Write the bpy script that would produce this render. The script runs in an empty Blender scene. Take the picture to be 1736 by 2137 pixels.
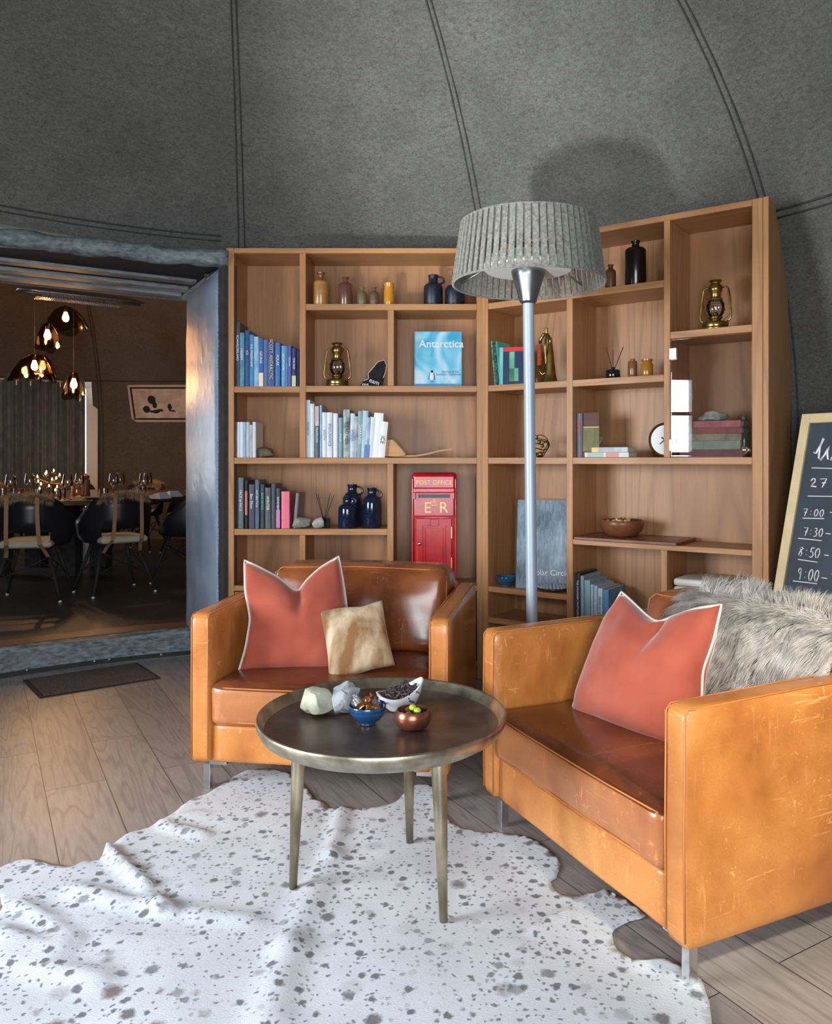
import bpy, bmesh, math, random
from math import sin, cos, pi, sqrt, atan2, radians
from mathutils import Vector, Matrix, noise
from mathutils.geometry import delaunay_2d_cdt
random.seed(7)
S = bpy.context.scene
COL = S.collection

# ------------------------------------------------------------------ camera
CAMH, FPX, CX, CY = 1.2, 1650.0, 935.0, 960.0
cam_d = bpy.data.cameras.new('camera'); cam = bpy.data.objects.new('camera', cam_d); COL.objects.link(cam)
cam.location = (0, 0, CAMH); cam.rotation_euler = (pi/2, 0, 0)
cam_d.sensor_fit = 'VERTICAL'; cam_d.sensor_height = 24.0
cam_d.lens = FPX/2137*24.0
cam_d.shift_x = (868-CX)/2137.0
cam_d.shift_y = -(1068.5-CY)/2137.0
cam_d.clip_start = 0.05
S.camera = cam
S.view_settings.view_transform = 'Standard'; S.view_settings.look = 'None'
S.view_settings.gamma = 1; S.view_settings.exposure = 0.3; S.view_settings.use_curve_mapping = False

# ------------------------------------------------------------------ world and big lights
W = bpy.data.worlds.new('sky'); S.world = W; W.use_nodes = True
bg = W.node_tree.nodes['Background']; bg.inputs[0].default_value = (0.88, 0.94, 1.0, 1); bg.inputs[1].default_value = 1.5
C1 = Vector((-0.6, 1.9)); RX, RY = 2.98, 3.2         # lounge dome footprint
C2 = Vector((-3.75, 7.35)); R2 = 3.13                   # dining dome
AX = Vector((-0.51, 0.86)).normalized(); LT = Vector((AX.y, -AX.x))   # tunnel axis, lateral (to the right)
def look(o, tgt):
    d = Vector(tgt)-o.location; o.rotation_euler = d.to_track_quat('-Z', 'Y').to_euler()
def area(name, loc, tgt, sx, sy, power, col, spread=180):
    l = bpy.data.lights.new(name, 'AREA'); l.shape = 'RECTANGLE'; l.size = sx; l.size_y = sy; l.energy = power; l.color = col
    l.spread = radians(spread)
    o = bpy.data.objects.new(name, l); COL.objects.link(o); o.location = loc; look(o, tgt); return o
def spot(name, loc, tgt, power, col, ang, blend=0.6, r=0.04):
    l = bpy.data.lights.new(name, 'SPOT'); l.energy = power; l.color = col; l.spot_size = radians(ang); l.spot_blend = blend; l.shadow_soft_size = r
    o = bpy.data.objects.new(name, l); COL.objects.link(o); o.location = loc; look(o, tgt); return o
area('daylight_side_window', (-3.95, 0.75, 1.5), (0.3, 2.7, 1.2), 2.7, 1.7, 560, (0.93, 0.965, 1.0))
area('daylight_rear_window', (0.35, -1.75, 1.45), (0.2, 2.6, 1.0), 2.6, 2.0, 270, (0.90, 0.95, 1.0))
spot('added_doorway_spot', (-1.7, 2.3, 3.0), (-1.45, 3.25, 0.0), 60, (1.0, 0.62, 0.32), 42, 0.9)  # added spot without a fixture, makes the warm patch on the doorway floor
spot('added_ceiling_fill_spot', (-1.25, 0.55, 0.45), (0.22, 4.1, 3.0), 520, (0.98, 1.0, 0.96), 34, 1.0, 0.12)  # extra low spot, no real lamp, put in to brighten a band of ceiling felt
spot('added_chair_spot', (1.15, 0.15, 2.25), (1.0, 2.0, 0.36), 230, (1.0, 0.90, 0.70), 30, 0.6, 0.10)  # added unseen spot that brightens the near side of the foreground armchair

# ------------------------------------------------------------------ projection helpers (photo pixel -> place)
def ray(px, py): return Vector(((px-CX)/FPX, 1.0, -(py-CY)/FPX))
def at(px, py, Y): r = ray(px, py); return Vector((r.x*Y, Y, CAMH+r.z*Y))
def flo(px, py, z=0.0):
    r = ray(px, py); Y = (z-CAMH)/r.z; return Vector((r.x*Y, Y, z))
def onplane(px, py, o, n):
    r = ray(px, py); c = Vector((0, 0, CAMH)); t = (Vector(o)-c).dot(n)/r.dot(n); return c+r*t

# ------------------------------------------------------------------ object helpers
def link(o, parent=None):
    COL.objects.link(o)
    if parent is not None: o.parent = parent
    return o
def setp(o, label=None, cat=None, group=None, kind=None):
    if label: o['label'] = label
    if cat: o['category'] = cat
    if group: o['group'] = group
    if kind: o['kind'] = kind
    return o
def empty(name, loc, rz=0, label=None, cat=None, group=None):
    o = bpy.data.objects.new(name, None); o.empty_display_size = 0.1; o.location = loc; o.rotation_euler = (0, 0, rz)
    link(o); return setp(o, label, cat, group)
def copy_tree(o, parent=None):
    c = o.copy(); COL.objects.link(c)
    if parent is not None: c.parent = parent
    for ch in list(o.children): copy_tree(ch, c)
    return c
def obj(name, bm, m, parent=None, smooth=False, loc=None, rot=None, angle=None):
    me = bpy.data.meshes.new(name); bm.normal_update(); bm.to_mesh(me); bm.free()
    for mm in (m if isinstance(m, (list, tuple)) else [m]): me.materials.append(mm)
    if smooth:
        me.polygons.foreach_set('use_smooth', [True]*len(me.polygons))
        if angle is not None: me.set_sharp_from_angle(angle=radians(angle))
    o = bpy.data.objects.new(name, me); link(o, parent)
    if loc is not None: o.location = loc
    if rot is not None: o.rotation_euler = rot
    return o
def struct(name, bm, m, **k):
    o = obj(name, bm, m, **k)
    if o.parent is None: o['kind'] = 'structure'
    return o
def NB(): return bmesh.new()
def box(bm, x0, x1, y0, y1, z0, z1, bev=0.0, seg=2, M=None, mi=0):
    vs = [bm.verts.new(p) for p in ((x0,y0,z0),(x1,y0,z0),(x1,y1,z0),(x0,y1,z0),(x0,y0,z1),(x1,y0,z1),(x1,y1,z1),(x0,y1,z1))]
    fs = [bm.faces.new([vs[i] for i in f]) for f in ((3,2,1,0),(4,5,6,7),(0,1,5,4),(1,2,6,5),(2,3,7,6),(3,0,4,7))]
    for f in fs: f.material_index = mi
    if bev > 0:
        es = list({e for f in fs for e in f.edges})
        r = bmesh.ops.bevel(bm, geom=es, offset=bev, segments=seg, profile=0.5, affect='EDGES')
        vs = list({v for f in r['faces'] for v in f.verts} | {v for v in vs if v.is_valid})
        for f in r['faces']: f.material_index = mi
    if M is not None: bmesh.ops.transform(bm, matrix=M, verts=[v for v in vs if v.is_valid])
    return vs
def ring(bm, c, u, v, r, n, r2=None):
    r2 = r if r2 is None else r2
    return [bm.verts.new(c+u*(r*cos(2*pi*i/n))+v*(r2*sin(2*pi*i/n))) for i in range(n)]
def bridge(bm, a, b, mi=0):
    n = len(a); out = []
    for i in range(n):
        f = bm.faces.new((a[i], a[(i+1) % n], b[(i+1) % n], b[i])); f.material_index = mi; out.append(f)
    return out
def tube(bm, pts, rad, n=8, closed=False, caps=True, mi=0):
    pts = [Vector(p) for p in pts]; N = len(pts); rs = rad if isinstance(rad, (list, tuple)) else [rad]*N
    rings = []; up = None
    for i, p in enumerate(pts):
        a = pts[i-1] if (i > 0 or closed) else p; b = pts[(i+1) % N] if (i < N-1 or closed) else p
        t = (b-a).normalized() if (b-a).length > 1e-9 else Vector((0, 0, 1))
        if up is None:
            up = Vector((0, 0, 1)) if abs(t.z) < 0.9 else Vector((1, 0, 0))
        u = (up-t*up.dot(t))
        if u.length < 1e-6: u = t.orthogonal()
        u.normalize(); v = t.cross(u); up = u
        rings.append(ring(bm, p, u, v, rs[i], n))
    for i in range(N-1): bridge(bm, rings[i], rings[i+1], mi)
    if closed: bridge(bm, rings[-1], rings[0], mi)
    elif caps:
        for rr, rev in ((rings[0], True), (rings[-1], False)):
            f = bm.faces.new(rr[::-1] if rev else rr); f.material_index = mi
    return rings
def lathe(bm, prof, n=32, c=(0, 0, 0), mi=0, close=False, sx=1, sy=1):
    c = Vector(c); rings = []
    for r, z in prof:
        if r < 1e-5: rings.append([bm.verts.new(c+Vector((0, 0, z)))])
        else: rings.append([bm.verts.new(c+Vector((r*sx*cos(2*pi*i/n), r*sy*sin(2*pi*i/n), z))) for i in range(n)])
    for a, b in zip(rings, rings[1:]):
        for i in range(n):
            j = (i+1) % n
            if len(a) == 1 and len(b) == 1: continue
            if len(a) == 1: f = bm.faces.new((a[0], b[j], b[i]))
            elif len(b) == 1: f = bm.faces.new((a[i], a[j], b[0]))
            else: f = bm.faces.new((a[i], a[j], b[j], b[i]))
            f.material_index = mi
    return rings
def softbox(bm, x0, x1, y0, y1, z0, z1, r=0.03, puff=(0, 0, 0), n=14, seed=0, wob=0.0, fn=None):
    """rounded cushion-like box; puff = bulge per axis"""
    cx, cy, cz = (x0+x1)/2, (y0+y1)/2, (z0+z1)/2; hx, hy, hz = (x1-x0)/2, (y1-y0)/2, (z1-z0)/2
    cache = {}
    def vert(a, b, c):
        k = (round(a, 5), round(b, 5), round(c, 5))
        if k in cache: return cache[k]
        p = Vector((a*hx, b*hy, c*hz))
        q = Vector((max(-hx+r, min(hx-r, p.x)), max(-hy+r, min(hy-r, p.y)), max(-hz+r, min(hz-r, p.z))))
        d = p-q
        if d.length > 1e-9: p = q+d.normalized()*r
        ax, ay, az = 1-a*a, 1-b*b, 1-c*c
        p.x += puff[0]*a*sqrt(max(0, ay*az)); p.y += puff[1]*b*sqrt(max(0, ax*az)); p.z += puff[2]*c*sqrt(max(0, ax*ay))
        p += Vector((cx, cy, cz))
        if wob:
            w = noise.noise(Vector((p.x*6+seed, p.y*6, p.z*6)))*wob+noise.noise(Vector((p.x*15+seed, p.y*15, p.z*15)))*wob*0.4
            nn = Vector((a*abs(a)**3, b*abs(b)**3, c*abs(c)**3))
            if nn.length > 0: p += nn.normalized()*w
        if fn: p = fn(p)
        v = bm.verts.new(p); cache[k] = v; return v
    def warp(i):
        t = -1+2*i/n
        return sin(t*pi/2)*0.45+t*0.55
    for ax in range(3):
        for s in (-1, 1):
            for i in range(n):
                for j in range(n):
                    q = []
                    for (ii, jj) in ((i, j), (i+1, j), (i+1, j+1), (i, j+1)):
                        u, v = warp(ii), warp(jj)
                        q.append(vert(*( (s, u, v) if ax == 0 else (v, s, u) if ax == 1 else (u, v, s) )))
                    if s < 0: q = q[::-1]
                    try: bm.faces.new(q)
                    except ValueError: pass
def rock(bm, c, sx, sy, sz, seed, rough=0.25, sub=4, flat=True, facets=9):
    r = bmesh.ops.create_icosphere(bm, subdivisions=sub, radius=1.0)
    for v in r['verts']:
        p = v.co.copy()
        k = 1+rough*noise.noise(p*1.3+Vector((seed, 0, 0)))*1.6+rough*0.5*noise.noise(p*3.5+Vector((seed, 3, 0)))+rough*0.25*noise.noise(p*9+Vector((0, seed, 0)))
        p = p*k; p.x *= sx; p.y *= sy; p.z *= sz
        v.co = p
    rg_ = random.Random(seed*7+1)
    for _k in range(facets):
        nn = Vector((rg_.gauss(0, 1), rg_.gauss(0, 1), rg_.gauss(0.2, 0.8))).normalized(); dd = rg_.uniform(0.62, 0.9)*sqrt((nn.x*sx)**2+(nn.y*sy)**2+(nn.z*sz)**2)
        for v in r['verts']:
            e = v.co.dot(nn)-dd
            if e > 0: v.co -= nn*e*0.93
    zmin = min(v.co.z for v in r['verts'])
    cut = zmin+sz*0.25
    for v in r['verts']:
        if flat and v.co.z < cut: v.co.z = cut+(v.co.z-cut)*0.05
    zmin = min(v.co.z for v in r['verts'])
    for v in r['verts']: v.co += Vector(c)-Vector((0, 0, zmin))
    return r['verts']
def text(name, s, size, m, parent, loc, rot, align='CENTER', ext=0.0004, shear=0, sx=1.0, font=None, bold=0):
    cu = bpy.data.curves.new(name, 'FONT'); cu.body = s; cu.size = size; cu.align_x = align; cu.align_y = 'CENTER'; cu.extrude = ext; cu.shear = shear
    cu.offset = bold
    cu.materials.append(m); tmp = bpy.data.objects.new(name, cu); me = bpy.data.meshes.new_from_object(tmp); me.materials.clear(); me.materials.append(m); bpy.data.objects.remove(tmp)
    o = bpy.data.objects.new(name, me); link(o, parent); o.location = loc; o.rotation_euler = rot; o.scale = (sx, 1, 1); return o
def hair(name, roots, m, parent=None, npt=6, rad=0.0008, label=None):
    """roots: list of (list of points)"""
    h = bpy.data.hair_curves.new(name); h.add_curves([npt]*len(roots))
    flat = []
    for s in roots:
        for p in s: flat.extend(p)
    h.attributes['position'].data.foreach_set('vector', flat)
    a = h.attributes.get('radius') or h.attributes.new('radius', 'FLOAT', 'POINT')
    rr = [rad*(1-0.85*i/(npt-1)) for i in range(npt)]*len(roots)
    a.data.foreach_set('value', rr); h.materials.append(m)
    o = bpy.data.objects.new(name, h); link(o, parent); return o

# ------------------------------------------------------------------ materials
def nm(name):
    m = bpy.data.materials.new(name); m.use_nodes = True; nt = m.node_tree; nt.nodes.clear()
    out = nt.nodes.new('ShaderNodeOutputMaterial'); b = nt.nodes.new('ShaderNodeBsdfPrincipled'); nt.links.new(b.outputs[0], out.inputs[0])
    return m, nt, b
def coords(nt, scale=(1, 1, 1), rot=(0, 0, 0), kind='Object', loc=(0, 0, 0)):
    tc = nt.nodes.new('ShaderNodeTexCoord'); mp = nt.nodes.new('ShaderNodeMapping')
    mp.inputs['Scale'].default_value = scale; mp.inputs['Rotation'].default_value = rot; mp.inputs['Location'].default_value = loc
    nt.links.new(tc.outputs[kind], mp.inputs[0]); return mp.outputs[0]
def tnoise(nt, vec, scale, detail=4, rough=0.55, dist=0.0):
    n = nt.nodes.new('ShaderNodeTexNoise'); n.inputs['Scale'].default_value = scale; n.inputs['Detail'].default_value = detail
    n.inputs['Roughness'].default_value = rough; n.inputs['Distortion'].default_value = dist; nt.links.new(vec, n.inputs['Vector']); return n.outputs[0]
def ramp(nt, fac, stops):
    r = nt.nodes.new('ShaderNodeValToRGB'); e = r.color_ramp.elements
    while len(e) < len(stops): e.new(0.5)
    for i, (p, c) in enumerate(stops):
        e[i].position = p; e[i].color = tuple(c)+(1,) if not isinstance(c, (int, float)) else (c, c, c, 1)
    nt.links.new(fac, r.inputs[0]); return r.outputs[0]
def mix(nt, fac, a, b, mode='MIX'):
    x = nt.nodes.new('ShaderNodeMix'); x.data_type = 'RGBA'; x.blend_type = mode
    def put(sock, v):
        if isinstance(v, (int, float)): sock.default_value = v
        elif isinstance(v, (tuple, list)): sock.default_value = tuple(v)+((1,) if len(v) == 3 else ())
        else: nt.links.new(v, sock)
    put(x.inputs[0], fac); put(x.inputs[6], a); put(x.inputs[7], b); return x.outputs[2]
def bump(nt, b, h, strength=0.2, dist=0.01):
    bp = nt.nodes.new('ShaderNodeBump'); bp.inputs['Strength'].default_value = strength; bp.inputs['Distance'].default_value = dist
    nt.links.new(h, bp.inputs['Height']); nt.links.new(bp.outputs[0], b.inputs['Normal'])
def simple(name, c, rough=0.6, metal=0.0, c2=None, scale=12, bumpv=0.0, sheen=0.0, spec=0.5, coat=0, trans=0, stretch=(1, 1, 1), ior=1.45):
    m, nt, b = nm(name); b.inputs['Base Color'].default_value = (*c, 1); b.inputs['Roughness'].default_value = rough; b.inputs['Metallic'].default_value = metal
    b.inputs['Specular IOR Level'].default_value = spec; b.inputs['IOR'].default_value = ior
    if coat: b.inputs['Coat Weight'].default_value = coat; b.inputs['Coat Roughness'].default_value = 0.08
    if trans: b.inputs['Transmission Weight'].default_value = trans
    if sheen: b.inputs['Sheen Weight'].default_value = sheen; b.inputs['Sheen Roughness'].default_value = 0.4
    if c2 is not None or bumpv:
        v = coords(nt, stretch); n = tnoise(nt, v, scale, 5)
        if c2 is not None: nt.links.new(ramp(nt, n, [(0.35, c), (0.65, c2)]), b.inputs['Base Color'])
        if bumpv: bump(nt, b, n, bumpv, 0.005)
    return m
def emis(name, c, s):
    m, nt, b = nm(name); b.inputs['Base Color'].default_value = (*c, 1); b.inputs['Emission Color'].default_value = (*c, 1); b.inputs['Emission Strength'].default_value = s; return m
def wood(name, light, dark, axis='z', rough=0.42, ring=5.0, fine=70, spec=0.4, coat=0.0):
    m, nt, b = nm(name)
    st = {'x': (0.06, 1, 1), 'y': (1, 0.06, 1), 'z': (1, 1, 0.06)}[axis]
    oi = nt.nodes.new('ShaderNodeObjectInfo')
    v0 = coords(nt, st)
    va = nt.nodes.new('ShaderNodeVectorMath'); va.operation = 'ADD'; nt.links.new(v0, va.inputs[0])
    sc = nt.nodes.new('ShaderNodeVectorMath'); sc.operation = 'SCALE'; sc.inputs[0].default_value = (13, 7, 3); nt.links.new(oi.outputs['Random'], sc.inputs['Scale']); nt.links.new(sc.outputs[0], va.inputs[1])
    v = va.outputs[0]
    n1 = tnoise(nt, v, ring, 2, 0.5, 0.6)
    mt = nt.nodes.new('ShaderNodeMath'); mt.operation = 'MULTIPLY'; mt.inputs[1].default_value = 14; nt.links.new(n1, mt.inputs[0])
    fr = nt.nodes.new('ShaderNodeMath'); fr.operation = 'FRACT'; nt.links.new(mt.outputs[0], fr.inputs[0])
    n2 = tnoise(nt, v, fine, 5, 0.7)
    n3 = tnoise(nt, v, 1.6, 2)
    c1 = ramp(nt, fr.outputs[0], [(0.0, dark), (0.18, light), (0.75, light), (1.0, dark)])
    c2 = mix(nt, 0.32, c1, light)
    c3 = mix(nt, ramp(nt, n2, [(0.3, 0.0), (0.72, 1.0)]), c2, mix(nt, 0.6, dark, light))
    c4 = mix(nt, ramp(nt, n3, [(0.3, 0.0), (0.7, 0.5)]), c3, [x*0.75 for x in light])
    nt.links.new(c4, b.inputs['Base Color']); b.inputs['Roughness'].default_value = rough; b.inputs['Specular IOR Level'].default_value = spec
    if coat: b.inputs['Coat Weight'].default_value = coat; b.inputs['Coat Roughness'].default_value = 0.15
    bump(nt, b, n2, 0.12, 0.002); return m
def hexc(r, g, b_):
    f = lambda x: (x/255/12.92 if x/255 <= 0.04045 else ((x/255+0.055)/1.055)**2.4); return (f(r), f(g), f(b_))
def leather(name, base, dark, light, scratch=1.0, rough=0.36):
    m, nt, b = nm(name); v = coords(nt)
    big = tnoise(nt, v, 3.0, 4, 0.6, 0.3)
    c = ramp(nt, big, [(0.28, dark), (0.5, base), (0.72, light)])
    pores = tnoise(nt, v, 220, 3, 0.6)
    c = mix(nt, ramp(nt, pores, [(0.3, 0.25), (0.6, 0.0)]), c, dark)
    # worn scratches: thin bands of distorted noise
    tot = None
    for k, (rot, sc, st) in enumerate((((0.3, 0.5, 0.9), 6, (1, 9, 9)), ((1.2, 0.2, 2.2), 5, (9, 1, 9)), ((0.7, 1.5, 0.2), 5, (9, 9, 1)))):
        vv = coords(nt, st, rot); n = tnoise(nt, vv, sc, 3, 0.6, 1.2)
        r_ = ramp(nt, n, [(0.63, 0.0), (0.70, 0.9), (0.78, 0.3)])
        tot = r_ if tot is None else mix(nt, 1.0, tot, r_, 'LIGHTEN')
    msk = ramp(nt, tnoise(nt, v, 5.5, 3), [(0.42, 0.0), (0.62, 1.0)])
    f = mix(nt, 1.0, tot, msk, 'MULTIPLY')
    f2 = mix(nt, 1.0, f, (scratch*0.55,)*3, 'MULTIPLY')
    c = mix(nt, f2, c, [min(1, x*1.5+0.10) for x in light])
    # fine wrinkles
    w = nt.nodes.new('ShaderNodeTexVoronoi'); w.feature = 'DISTANCE_TO_EDGE'; w.inputs['Scale'].default_value = 9; nt.links.new(coords(nt, (1, 1, 1)), w.inputs['Vector'])
    nt.links.new(c, b.inputs['Base Color'])
    nt.links.new(ramp(nt, big, [(0.3, rough-0.08), (0.7, rough+0.1)]), b.inputs['Roughness'])
    b.inputs['Specular IOR Level'].default_value = 0.5; b.inputs['Coat Weight'].default_value = 0.35; b.inputs['Coat Roughness'].default_value = 0.16
    hh = mix(nt, 0.75, pores, big); bump(nt, b, hh, 0.25, 0.004); return m
def glassm(name, c=(1, 1, 1), rough=0.0, tint=0.9):
    """thin glass: mostly clear with a fresnel reflection"""
    m = bpy.data.materials.new(name); m.use_nodes = True; nt = m.node_tree; nt.nodes.clear()
    out = nt.nodes.new('ShaderNodeOutputMaterial'); t = nt.nodes.new('ShaderNodeBsdfTransparent'); t.inputs[0].default_value = (c[0]*tint, c[1]*tint, c[2]*tint, 1)
    g = nt.nodes.new('ShaderNodeBsdfGlossy'); g.inputs['Roughness'].default_value = rough; g.inputs[0].default_value = (1, 1, 1, 1)
    f = nt.nodes.new('ShaderNodeFresnel'); f.inputs[0].default_value = 1.5; mx = nt.nodes.new('ShaderNodeMixShader')
    ma = nt.nodes.new('ShaderNodeMath'); ma.operation = 'MULTIPLY_ADD'; ma.inputs[1].default_value = 1.3; ma.inputs[2].default_value = 0.03; nt.links.new(f.outputs[0], ma.inputs[0])
    nt.links.new(ma.outputs[0], mx.inputs[0]); nt.links.new(t.outputs[0], mx.inputs[1]); nt.links.new(g.outputs[0], mx.inputs[2]); nt.links.new(mx.outputs[0], out.inputs[0]); return m
def felt(name, a, b_):
    m, nt, b = nm(name); v = coords(nt, (1, 1, 1))
    n1 = tnoise(nt, v, 75, 6, 0.8, 1.2); n2 = tnoise(nt, v, 3, 3); n3 = tnoise(nt, coords(nt, (1, 1, 3.5), (0.5, 0, 0)), 30, 5, 0.75, 0.8)
    f = mix(nt, 0.4, n1, n3)
    c = ramp(nt, f, [(0.38, a), (0.62, b_)]); c = mix(nt, ramp(nt, n2, [(0.3, 0.0), (0.7, 0.35)]), c, [x*0.7 for x in a])
    nt.links.new(c, b.inputs['Base Color']); b.inputs['Roughness'].default_value = 0.95; b.inputs['Specular IOR Level'].default_value = 0.1
    b.inputs['Sheen Weight'].default_value = 0.25; bump(nt, b, f, 0.5, 0.008); return m
def plankmat(k=1.0, tint=(1, 1, 1)):
    m, nt, b = nm('oak_planks'); ang = -atan2(AX.y, AX.x)
    v = coords(nt, (1, 1, 1), (0, 0, ang))
    br = nt.nodes.new('ShaderNodeTexBrick'); br.offset = 0.37; br.offset_frequency = 2
    br.inputs['Color1'].default_value = (0, 0, 0, 1); br.inputs['Color2'].default_value = (1, 1, 1, 1); br.inputs['Mortar'].default_value = (0.5, 0.5, 0.5, 1)
    br.inputs['Scale'].default_value = 1; br.inputs['Mortar Size'].default_value = 0.0016; br.inputs['Mortar Smooth'].default_value = 0.2; br.inputs['Brick Width'].default_value = 1.22; br.inputs['Row Height'].default_value = 0.205
    nt.links.new(v, br.inputs['Vector'])
    # grain, shifted per plank
    sh = nt.nodes.new('ShaderNodeVectorMath'); sh.operation = 'SCALE'; sh.inputs['Scale'].default_value = 7.0; nt.links.new(br.outputs['Color'], sh.inputs[0])
    ad = nt.nodes.new('ShaderNodeVectorMath'); ad.operation = 'ADD'; nt.links.new(v, ad.inputs[0]); nt.links.new(sh.outputs[0], ad.inputs[1])
    ml = nt.nodes.new('ShaderNodeVectorMath'); ml.operation = 'MULTIPLY'; ml.inputs[1].default_value = (0.10, 1, 1); nt.links.new(ad.outputs[0], ml.inputs[0])
    n1 = tnoise(nt, ml.outputs[0], 7, 2, 0.5, 0.8)
    mt = nt.nodes.new('ShaderNodeMath'); mt.operation = 'MULTIPLY'; mt.inputs[1].default_value = 11; nt.links.new(n1, mt.inputs[0])
    fr = nt.nodes.new('ShaderNodeMath'); fr.operation = 'FRACT'; nt.links.new(mt.outputs[0], fr.inputs[0])
    n2 = tnoise(nt, ml.outputs[0], 90, 5, 0.7)
    base = ramp(nt, br.outputs['Color'], [(0.0, hexc(134, 132, 132)), (0.5, hexc(150, 146, 144)), (1.0, hexc(163, 156, 151))])
    g = ramp(nt, fr.outputs[0], [(0.0, hexc(98, 90, 88)), (0.2, hexc(160, 152, 148)), (0.8, hexc(160, 152, 148)), (1, hexc(104, 95, 92))])
    c = mix(nt, 0.45, base, g); c = mix(nt, ramp(nt, n2, [(0.3, 0.0), (0.7, 0.4)]), c, hexc(92, 84, 82))
    c = mix(nt, br.outputs['Fac'], c, hexc(60, 52, 48))
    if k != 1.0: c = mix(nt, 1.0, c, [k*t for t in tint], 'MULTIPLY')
    nt.links.new(c, b.inputs['Base Color']); b.inputs['Roughness'].default_value = 0.38; b.inputs['Specular IOR Level'].default_value = 0.4
    bump(nt, b, n2, 0.08, 0.002); return m
def hidemat():
    m, nt, b = nm('speckled_cowhide'); v = coords(nt)
    base = ramp(nt, tnoise(nt, v, 2.2, 4, 0.6), [(0.3, hexc(200, 208, 218)), (0.7, hexc(220, 227, 235))])
    wv = nt.nodes.new('ShaderNodeVectorMath'); wv.operation = 'ADD'
    nz = nt.nodes.new('ShaderNodeTexNoise'); nz.inputs['Scale'].default_value = 70; nz.inputs['Detail'].default_value = 3; nt.links.new(v, nz.inputs['Vector'])
    s_ = nt.nodes.new('ShaderNodeVectorMath'); s_.operation = 'SCALE'; s_.inputs['Scale'].default_value = 0.020; nt.links.new(nz.outputs['Color'], s_.inputs[0])
    nt.links.new(v, wv.inputs[0]); nt.links.new(s_.outputs[0], wv.inputs[1])
    col = base
    for sc, lo, hi, c, dens in ((13, 0.10, 0.16, hexc(108, 110, 116), 0.52), (24, 0.16, 0.22, hexc(104, 108, 116), 0.44), (9, 0.10, 0.19, hexc(122, 112, 106), 0.60), (62, 0.16, 0.28, hexc(120, 126, 138), 0.46)):
        vo = nt.nodes.new('ShaderNodeTexVoronoi'); vo.inputs['Scale'].default_value = sc; vo.voronoi_dimensions = '2D'; nt.links.new(wv.outputs[0], vo.inputs['Vector'])
        sp = nt.nodes.new('ShaderNodeSeparateColor'); nt.links.new(vo.outputs['Color'], sp.inputs[0])
        # random size per cell
        sub = nt.nodes.new('ShaderNodeMath'); sub.operation = 'MULTIPLY_ADD'; sub.inputs[1].default_value = 0.20; nt.links.new(sp.outputs[0], sub.inputs[0]); nt.links.new(vo.outputs['Distance'], sub.inputs[2])
        f = ramp(nt, sub.outputs[0], [(lo+0.08, 1.0), (hi+0.14, 0.0)])
        k = ramp(nt, sp.outputs[1], [(0.33, 1.0), (0.38, 0.0)]) if sc != 9 else ramp(nt, sp.outputs[1], [(0.16, 1.0), (0.2, 0.0)])
        cl = ramp(nt, tnoise(nt, v, 1.7+sc*0.05, 2), [(dens-0.12, 0.25), (dens, 1.0)])
        ff = mix(nt, 1.0, mix(nt, 1.0, f, k, 'MULTIPLY'), cl, 'MULTIPLY')
        col = mix(nt, ff, col, c)
    nt.links.new(col, b.inputs['Base Color']); b.inputs['Roughness'].default_value = 0.75; b.inputs['Specular IOR Level'].default_value = 0.25; b.inputs['Sheen Weight'].default_value = 0.2
    h = tnoise(nt, coords(nt, (1, 3, 1)), 130, 4, 0.7); bump(nt, b, h, 0.5, 0.006); return m

M = {}
M['felt'] = felt('grey_felt', hexc(76, 76, 74), hexc(132, 132, 127))
M['felt2'] = felt('dining_felt', hexc(80, 74, 68), hexc(122, 114, 106))
M['seam'] = simple('felt_seam', hexc(58, 58, 58), 0.95, c2=hexc(74, 74, 72), scale=60)
OL, OD = hexc(194, 142, 94), hexc(122, 78, 46)
M['oak_x'] = wood('oak_shelf', OL, OD, 'x'); M['oak_z'] = wood('oak_upright', OL, OD, 'z')
M['oak_back'] = wood('oak_back_panel', hexc(184, 136, 94), hexc(84, 52, 32), 'z', ring=2.6, fine=60)
M['oak_y'] = wood('oak_depth', OL, OD, 'z')
M['planks'] = plankmat()
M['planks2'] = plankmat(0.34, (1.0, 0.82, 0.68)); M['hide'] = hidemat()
M['leather'] = leather('tan_leather', hexc(194, 124, 60), hexc(152, 86, 40), hexc(218, 152, 82))
M['leather_d'] = leather('brown_worn_leather', hexc(142, 80, 42), hexc(100, 50, 26), hexc(172, 108, 62), 0.8, 0.30)
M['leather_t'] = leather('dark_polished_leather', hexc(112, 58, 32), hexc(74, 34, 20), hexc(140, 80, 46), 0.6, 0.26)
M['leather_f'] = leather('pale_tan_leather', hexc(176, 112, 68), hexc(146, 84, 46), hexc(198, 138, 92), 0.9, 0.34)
M['leather_p'] = simple('leather_piping', hexc(186, 116, 60), 0.5)
M['chrome'] = simple('chrome', (0.75, 0.76, 0.78), 0.18, 1.0)
M['steel'] = simple('brushed_steel', (0.60, 0.63, 0.67), 0.32, 1.0)
M['pole'] = simple('silver_painted_pole', hexc(168, 182, 196), 0.42, 0.25)
M['pewter'] = simple('antique_silver', hexc(150, 140, 120), 0.33, 0.9, c2=hexc(196, 188, 168), scale=18, bumpv=0.15)
M['pewter_leg'] = simple('antique_silver_leg', hexc(120, 108, 86), 0.36, 0.9, c2=hexc(196, 188, 160), scale=14, bumpv=0.25, stretch=(1, 1, 0.4))
M['tray'] = simple('dark_bronze_tray', hexc(86, 70, 62), 0.34, 0.6, c2=hexc(122, 106, 94), scale=9, bumpv=0.25)
M['velvet'] = simple('coral_velvet', hexc(150, 70, 54), 0.85, c2=hexc(170, 86, 68), scale=5, sheen=0.7, spec=0.2, bumpv=0.05)
M['piping'] = simple('cream_piping', hexc(200, 190, 180), 0.8)
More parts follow.
